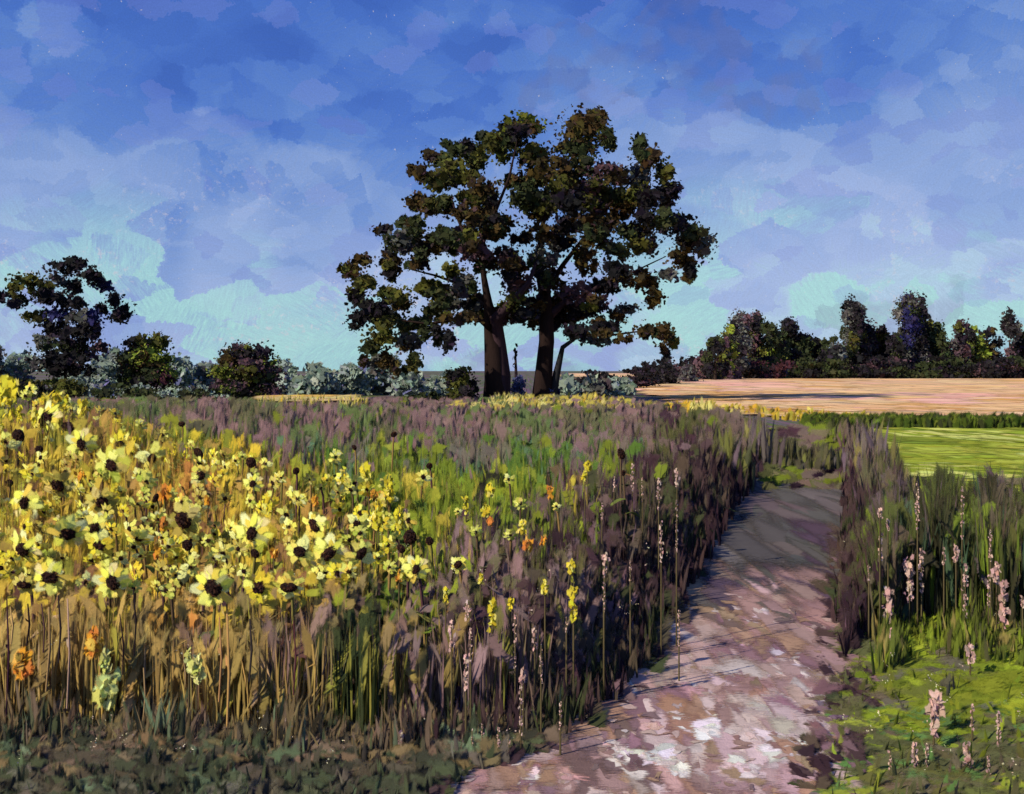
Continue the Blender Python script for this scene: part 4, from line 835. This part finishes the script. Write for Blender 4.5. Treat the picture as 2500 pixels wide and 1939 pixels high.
# ------------------------------------------------------------ spikes: goldenrod, orange blooms, pink spikes
def spike(name, label, cat, px, py0, py1, w, pal, part, group, d=None, n=26, dark=(96, 84, 56)):
    d = d or head_d((py0 + py1) / 2); s = d / F; w = w * (.8 if name == 'flower_spike' else 1)
    a, b = P(px, py0, d), P(px, py1, d); gz = float(ground_z(b[0], d)); root = empty(name, (b[0], d, gz), label, cat, group)
    g = Geo(); g.add(*tube([np.array([b[0], d, gz]), b * .5 + np.array([b[0], d, gz]) * .5, b, a], [.006, .006, .005, .003], lin(dark), 5)); g.obj('stem', M_PETAL, root)
    t = rng.uniform(0, 1, n)[:, None]; p = a * (1 - t) + b * t + rng.normal(0, 1, (n, 3)) * np.array([w * .28, w * .28, 2]) * s * (1 - .35 * np.abs(2 * t - 1))
    r = rng.uniform(.16, .42, n) * w * s + .002; g = Geo(); g.add(*dabs(p, r * .8, r * 1.3, pick(pal, n), None, .5, .4)); g.obj(part, M_PETAL, root)


YG = [(3, (226, 206, 54)), (2, (206, 190, 60)), (1, (236, 222, 110))]; OR = [(3, (226, 160, 50)), (2, (214, 134, 60)), (1, (232, 190, 84))]
PK = [(3, (224, 184, 164)), (2, (190, 152, 140)), (1, (222, 188, 168)), (1, (160, 128, 120))]; PY = [(3, (224, 222, 140)), (2, (208, 208, 110))]
GR = [U1(*p) + (w / 2.184, h / 2.184) for *p, w, h in [(20, 40, 60, 150), (60, 60, 60, 200), (100, 210, 26, 90), (240, 150, 40, 90), (310, 130, 50, 160), (350, 150, 30, 120), (440, 165, 44, 190), (930, 400, 16, 80), (990, 400, 26, 130), (640, 345, 50, 80), (1830, 530, 30, 160), (1950, 520, 50, 150), (2080, 570, 32, 130), (2020, 715, 40, 130), (2130, 740, 34, 140), (620, 620, 32, 120), (1430, 690, 34, 90), (880, 430, 40, 60), (720, 370, 40, 70), (10, 300, 30, 100), (180, 220, 30, 110)]]
GR += [U5(*p) + (w / 2.019, h / 2.019) for *p, w, h in [(95, 125, 34, 110), (40, 260, 40, 110), (150, 280, 36, 120), (595, 165, 30, 55), (1080, 50, 24, 45), (1066, 108, 20, 36), (580, 270, 30, 44), (612, 740, 36, 140), (1010, 640, 36, 200), (1000, 545, 30, 50), (552, 610, 20, 40), (380, 680, 22, 60), (870, 640, 26, 70), (760, 350, 28, 60), (700, 720, 20, 60), (480, 230, 24, 80)]]
for i, (px, py, w, h) in enumerate(GR):
    lb = 'thick bright goldenrod plume at the left edge of the stand' if i == 0 else 'tall goldenrod plume at the lower end of the green meadow' if i == 28 else 'short thick goldenrod left of the lowest pink spikes' if i == 27 else \
        whereabouts(px, py + h / 2, ('thick' if w > 17 else 'thin') + ' yellow goldenrod') if i < 21 else rank(px, [g_[0] for g_ in GR[21:]]) + ' goldenrod plume from the left in the green meadow before the path'
    spike('goldenrod', lb, 'goldenrod', px, py, py + h, w * 1.15, YG, 'plume', 'goldenrod among the sunflowers' if i < 21 else 'goldenrod in the green meadow', n=34)
OO = [(U1(u, v), a, b) for u, v, a, b in [(430, 545, 30, 40), (880, 630, 46, 70), (870, 800, 34, 50), (840, 890, 40, 110), (1110, 690, 30, 30), (1680, 690, 28, 40), (1990, 655, 32, 34), (1460, 965, 34, 36), (1210, 1100, 26, 60)]] + \
     [(U5(u, v), a, b) for u, v, a, b in [(895, 175, 26, 60), (28, 200, 30, 40), (780, 450, 50, 30), (860, 425, 26, 50), (150, 590, 24, 60), (600, 335, 26, 24)]]
for i, ((px, py), w, h) in enumerate(OO):
    lb = ['small orange bloom left of the big greenish sunflower', 'broad orange bloom above the dull yellow sunflower', 'orange bloom left of the dull yellow sunflower', 'long orange bloom beside the square maroon head', 'orange bloom under a pale petal on the upper slope', 'small orange bloom under the bell shaped pale flower',
          'orange bloom high on the right slope', 'orange bloom touching the small plum head', 'orange streak of bloom left of the olive disc sunflower', 'orange bloom on a dark stalk in the meadow toward the path', 'orange bloom at the meadow edge', 'broad drooping orange bloom in the meadow centre', 'thin orange bloom beside the drooping one', 'orange bloom left of the last pale sunflower', 'faint orange bloom left of the meadow centre'][i]
    spike('orange_flower', lb, 'orange flower', px, py, py + h / 2.1, w / 2.1 * 1.2, OR, 'blossom', 'orange blooms', n=18)
U7 = lambda u, v: (u / 2.427, 1400 + v / 2.427)
for (u, v, w, h, pal, lb) in [(135, 470, 80, 130, OR, 'egg shaped orange bloom low among the stalks at left'), (552, 335, 80, 140, OR, 'lumpy orange bloom on the stalks'), (590, 620, 30, 50, OR, 'tiny orange bloom above the lower pale bloom'), (445, 990, 40, 30, OR, 'tiny orange bloom near the ground'),
                              (625, 455, 50, 120, PY, 'pale yellow oval bloom on the stalks'), (630, 620, 100, 160, PY, 'large pale yellow bloom low on the stalks'), (1120, 455, 30, 80, PY, 'slim pale yellow bloom left of the curled one'), (1165, 490, 60, 170, PY, 'curled pale yellow bloom right of centre on the stalks')]:
    px, py = U7(u, v); spike('low_flower', lb, 'flower', px, py, py + h / 2.427, w / 2.427 * 1.1, pal, 'blossom', 'low blooms among the stalks', n=36, d=5.25)
U6 = lambda u, v: (1700 + u / 2.019, 1100 + v / 2.019)
for i, (u, a, b, w, c, lb) in enumerate([(40, 150, 850, 9, (74, 44, 56), 'long dark plum stem leaning at the left edge'), (165, 180, 430, 10, (60, 44, 40), 'short thick dark stem under the leftmost low sunflowers'), (245, 180, 470, 7, (92, 62, 66), 'thin plum stem right of the short thick one'),
                                   (345, 130, 530, 9, (54, 42, 44), 'dark crooked stem below the orange flecked sunflower'), (710, 240, 600, 7, (50, 34, 38), 'first of a close pair of black stems below the bright ringed sunflower'), (790, 90, 490, 8, (44, 34, 36), 'second and taller of the close pair of black stems'),
                                   (60, 200, 420, 9, (196, 160, 100), 'pale ochre stem beside the long plum one'), (290, 200, 700, 12, (176, 142, 92), 'broad ochre stem left of the crooked dark one'), (1345, 240, 1130, 15, (200, 156, 92), 'tallest ochre stem reaching almost to the turf'), (1300, 260, 760, 11, (188, 140, 90), 'reddish ochre stem leaning on the tallest one'),
                                   (400, 150, 800, 10, (186, 152, 128), 'pinkish pale stem right of the crooked dark one'), (850, 560, 900, 8, (166, 136, 92), 'short ochre stem low in the middle of the stalks'), (1480, 270, 640, 12, (58, 50, 46), 'broad dark stem right of the tallest ochre one'), (1850, 420, 720, 13, (182, 148, 80), 'golden stem at the right end of the stalks'),
                                   (1740, 280, 720, 8, (96, 52, 58), 'thin dark red stem before the golden one'), (1930, 430, 600, 10, (54, 48, 50), 'short black stem right of the golden one')]):
    x0, y0 = U7(u, a); _, y1 = U7(u, b); d = 5.2; p0, p1 = P(x0, y0, d), P(x0 + random.uniform(-8, 8), min(y1, 1790), d); rt = empty('dry_stem', (p1[0], d, float(ground_z(p1[0], d))), lb, 'stem', 'single tall stems before the stalks')
    p1[2] = max(p1[2], float(ground_z(p1[0], d))); k = w / 2.427 / F * d; g = Geo()
    g.add(*tube([p1, p0 * .5 + p1 * .5 + (.012, 0, 0), p0], [k * .5, k * .62, k * .4], lin(c), 7)); g.obj('stalk', M_BLADE, rt)
    q3 = np.array([p0 * .6 + p1 * .4]); g = Geo(); g.add(*dabs(q3, np.full(1, k * .9), np.full(1, k * 3), pick([(1, c)], 1), rot=rng.normal(0, .5, 1))); g.obj('withered_leaf', M_BLADE, rt)
PL = [(1210, 130, 210, 14), (1300, 60, 200, 18), (1350, 130, 260, 12), (1430, 140, 300, 22), (1442, 350, 560, 20), (1520, 80, 180, 26), (1518, 250, 500, 14), (1165, 505, 600, 34), (1160, 600, 800, 16), (1290, 540, 650, 12), (485, 745, 840, 30), (410, 830, 1000, 30), (480, 1010, 1190, 28), (503, 880, 1050, 18), (722, 800, 1070, 16), (820, 870, 980, 26),
      (850, 960, 1150, 16), (762, 1080, 1150, 36), (750, 1150, 1400, 20), (975, 820, 900, 12), (1150, 260, 350, 14), (690, 1400, 1500, 14), (640, 1370, 1500, 18), (155, 1390, 1450, 34), (1530, 790, 960, 16), (560, 1350, 1480, 12), (945, 1240, 1400, 14), (510, 1380, 1480, 10)]
for i, (u, a, b, w) in enumerate(PL):
    x0, y0 = U5(u, a); _, y1 = U5(u, b)
    lb = 'bright pink flower spike standing alone at the middle of the meadow edge' if i == 7 else 'forked pink flower spike over a mauve gap' if i == 10 else rank(u, [q_[0] for q_ in PL if q_[1] < 600 and q_[0] != 1165]) + ' from the left of the pink spikes by the upper path' if a < 600 else rank(u, [q_[0] for q_ in PL if q_[1] >= 600 or q_[0] == 1165]) + ' from the left of the thin pink spikes low beside the path'
    dsp = max(float(np.interp(y1, [1150, 1200, 1300, 1400, 1500, 1600, 1800], [11, 9, 7.5, 6.5, 5.8, 5.3, 5.0])), float(front(x0)) - .12 if y1 < 1650 else 0)
    spike('flower_spike', lb, 'flower spike', x0, y0, y1, w / 2.019, PK, 'florets', d=dsp, group='pink spikes by upper path' if a < 600 and i != 7 else None if i in (7, 10) else 'pink spikes low left', n=int(16 + (b - a) / 8))
PR = [(905, 280, 345, 26), (910, 400, 540, 22), (945, 340, 415, 18), (1090, 150, 390, 20), (1310, 180, 435, 16), (945, 675, 850, 50), (1050, 530, 740, 50), (1110, 480, 700, 30), (1280, 475, 545, 34), (1325, 560, 820, 26), (1480, 555, 650, 40), (1440, 620, 780, 18), (1515, 650, 880, 44), (1450, 390, 540, 18), (960, 880, 935, 18), (1180, 1200, 1300, 80),
      (1170, 1290, 1400, 50), (1340, 1440, 1650, 46), (1075, 1440, 1640, 30), (1135, 1450, 1590, 18), (1360, 1250, 1370, 18), (1490, 1290, 1500, 24), (1440, 1500, 1690, 18), (1608, 720, 770, 26), (955, 1480, 1620, 16), (1350, 960, 1050, 40), (1220, 480, 560, 16), (850, 560, 650, 14)]
for i, (u, a, b, w) in enumerate(PR):
    x0, y0 = U6(u, a); _, y1 = U6(u, b); d = float(np.interp(y0, [1170, 1350, 1500, 1600, 1700, 1900], [7.6, 7.2, 6.9, 6.0, 5.2, 4.5]))
    if a < 900: d = min(d, float(right_start(x0)) - .12)
    lb = {5: 'broad pink flower spike at the left of the right bank', 6: 'broad pale pink flower spike second on the right bank', 12: 'broad slanting pink flower spike at the right of the bank', 15: 'wide pink blossom cluster on the lime turf', 16: 'pink flower spike just under the wide blossom cluster', 17: 'tall pale pink spike low on the right turf', 25: 'small forked pink flower on the lime turf'}.get(
        i, rank(u, [q_[0] for q_ in PR if q_[1] < 900]) + ' from the left of the pink spikes on the right bank' if a < 900 else rank(u, [q_[0] for q_ in PR if q_[1] >= 900]) + ' from the left of the pale pink spikes on the lower turf')
    spike('flower_spike', lb, 'flower spike', x0, y0, y1, w / 2.019, PK, 'florets', None if i in (5, 6, 12, 15, 16, 17, 25) else 'pink spikes of the right bank' if a < 900 else 'pink spikes of the lower turf', d=d, n=int(18 + (b - a) / 7))
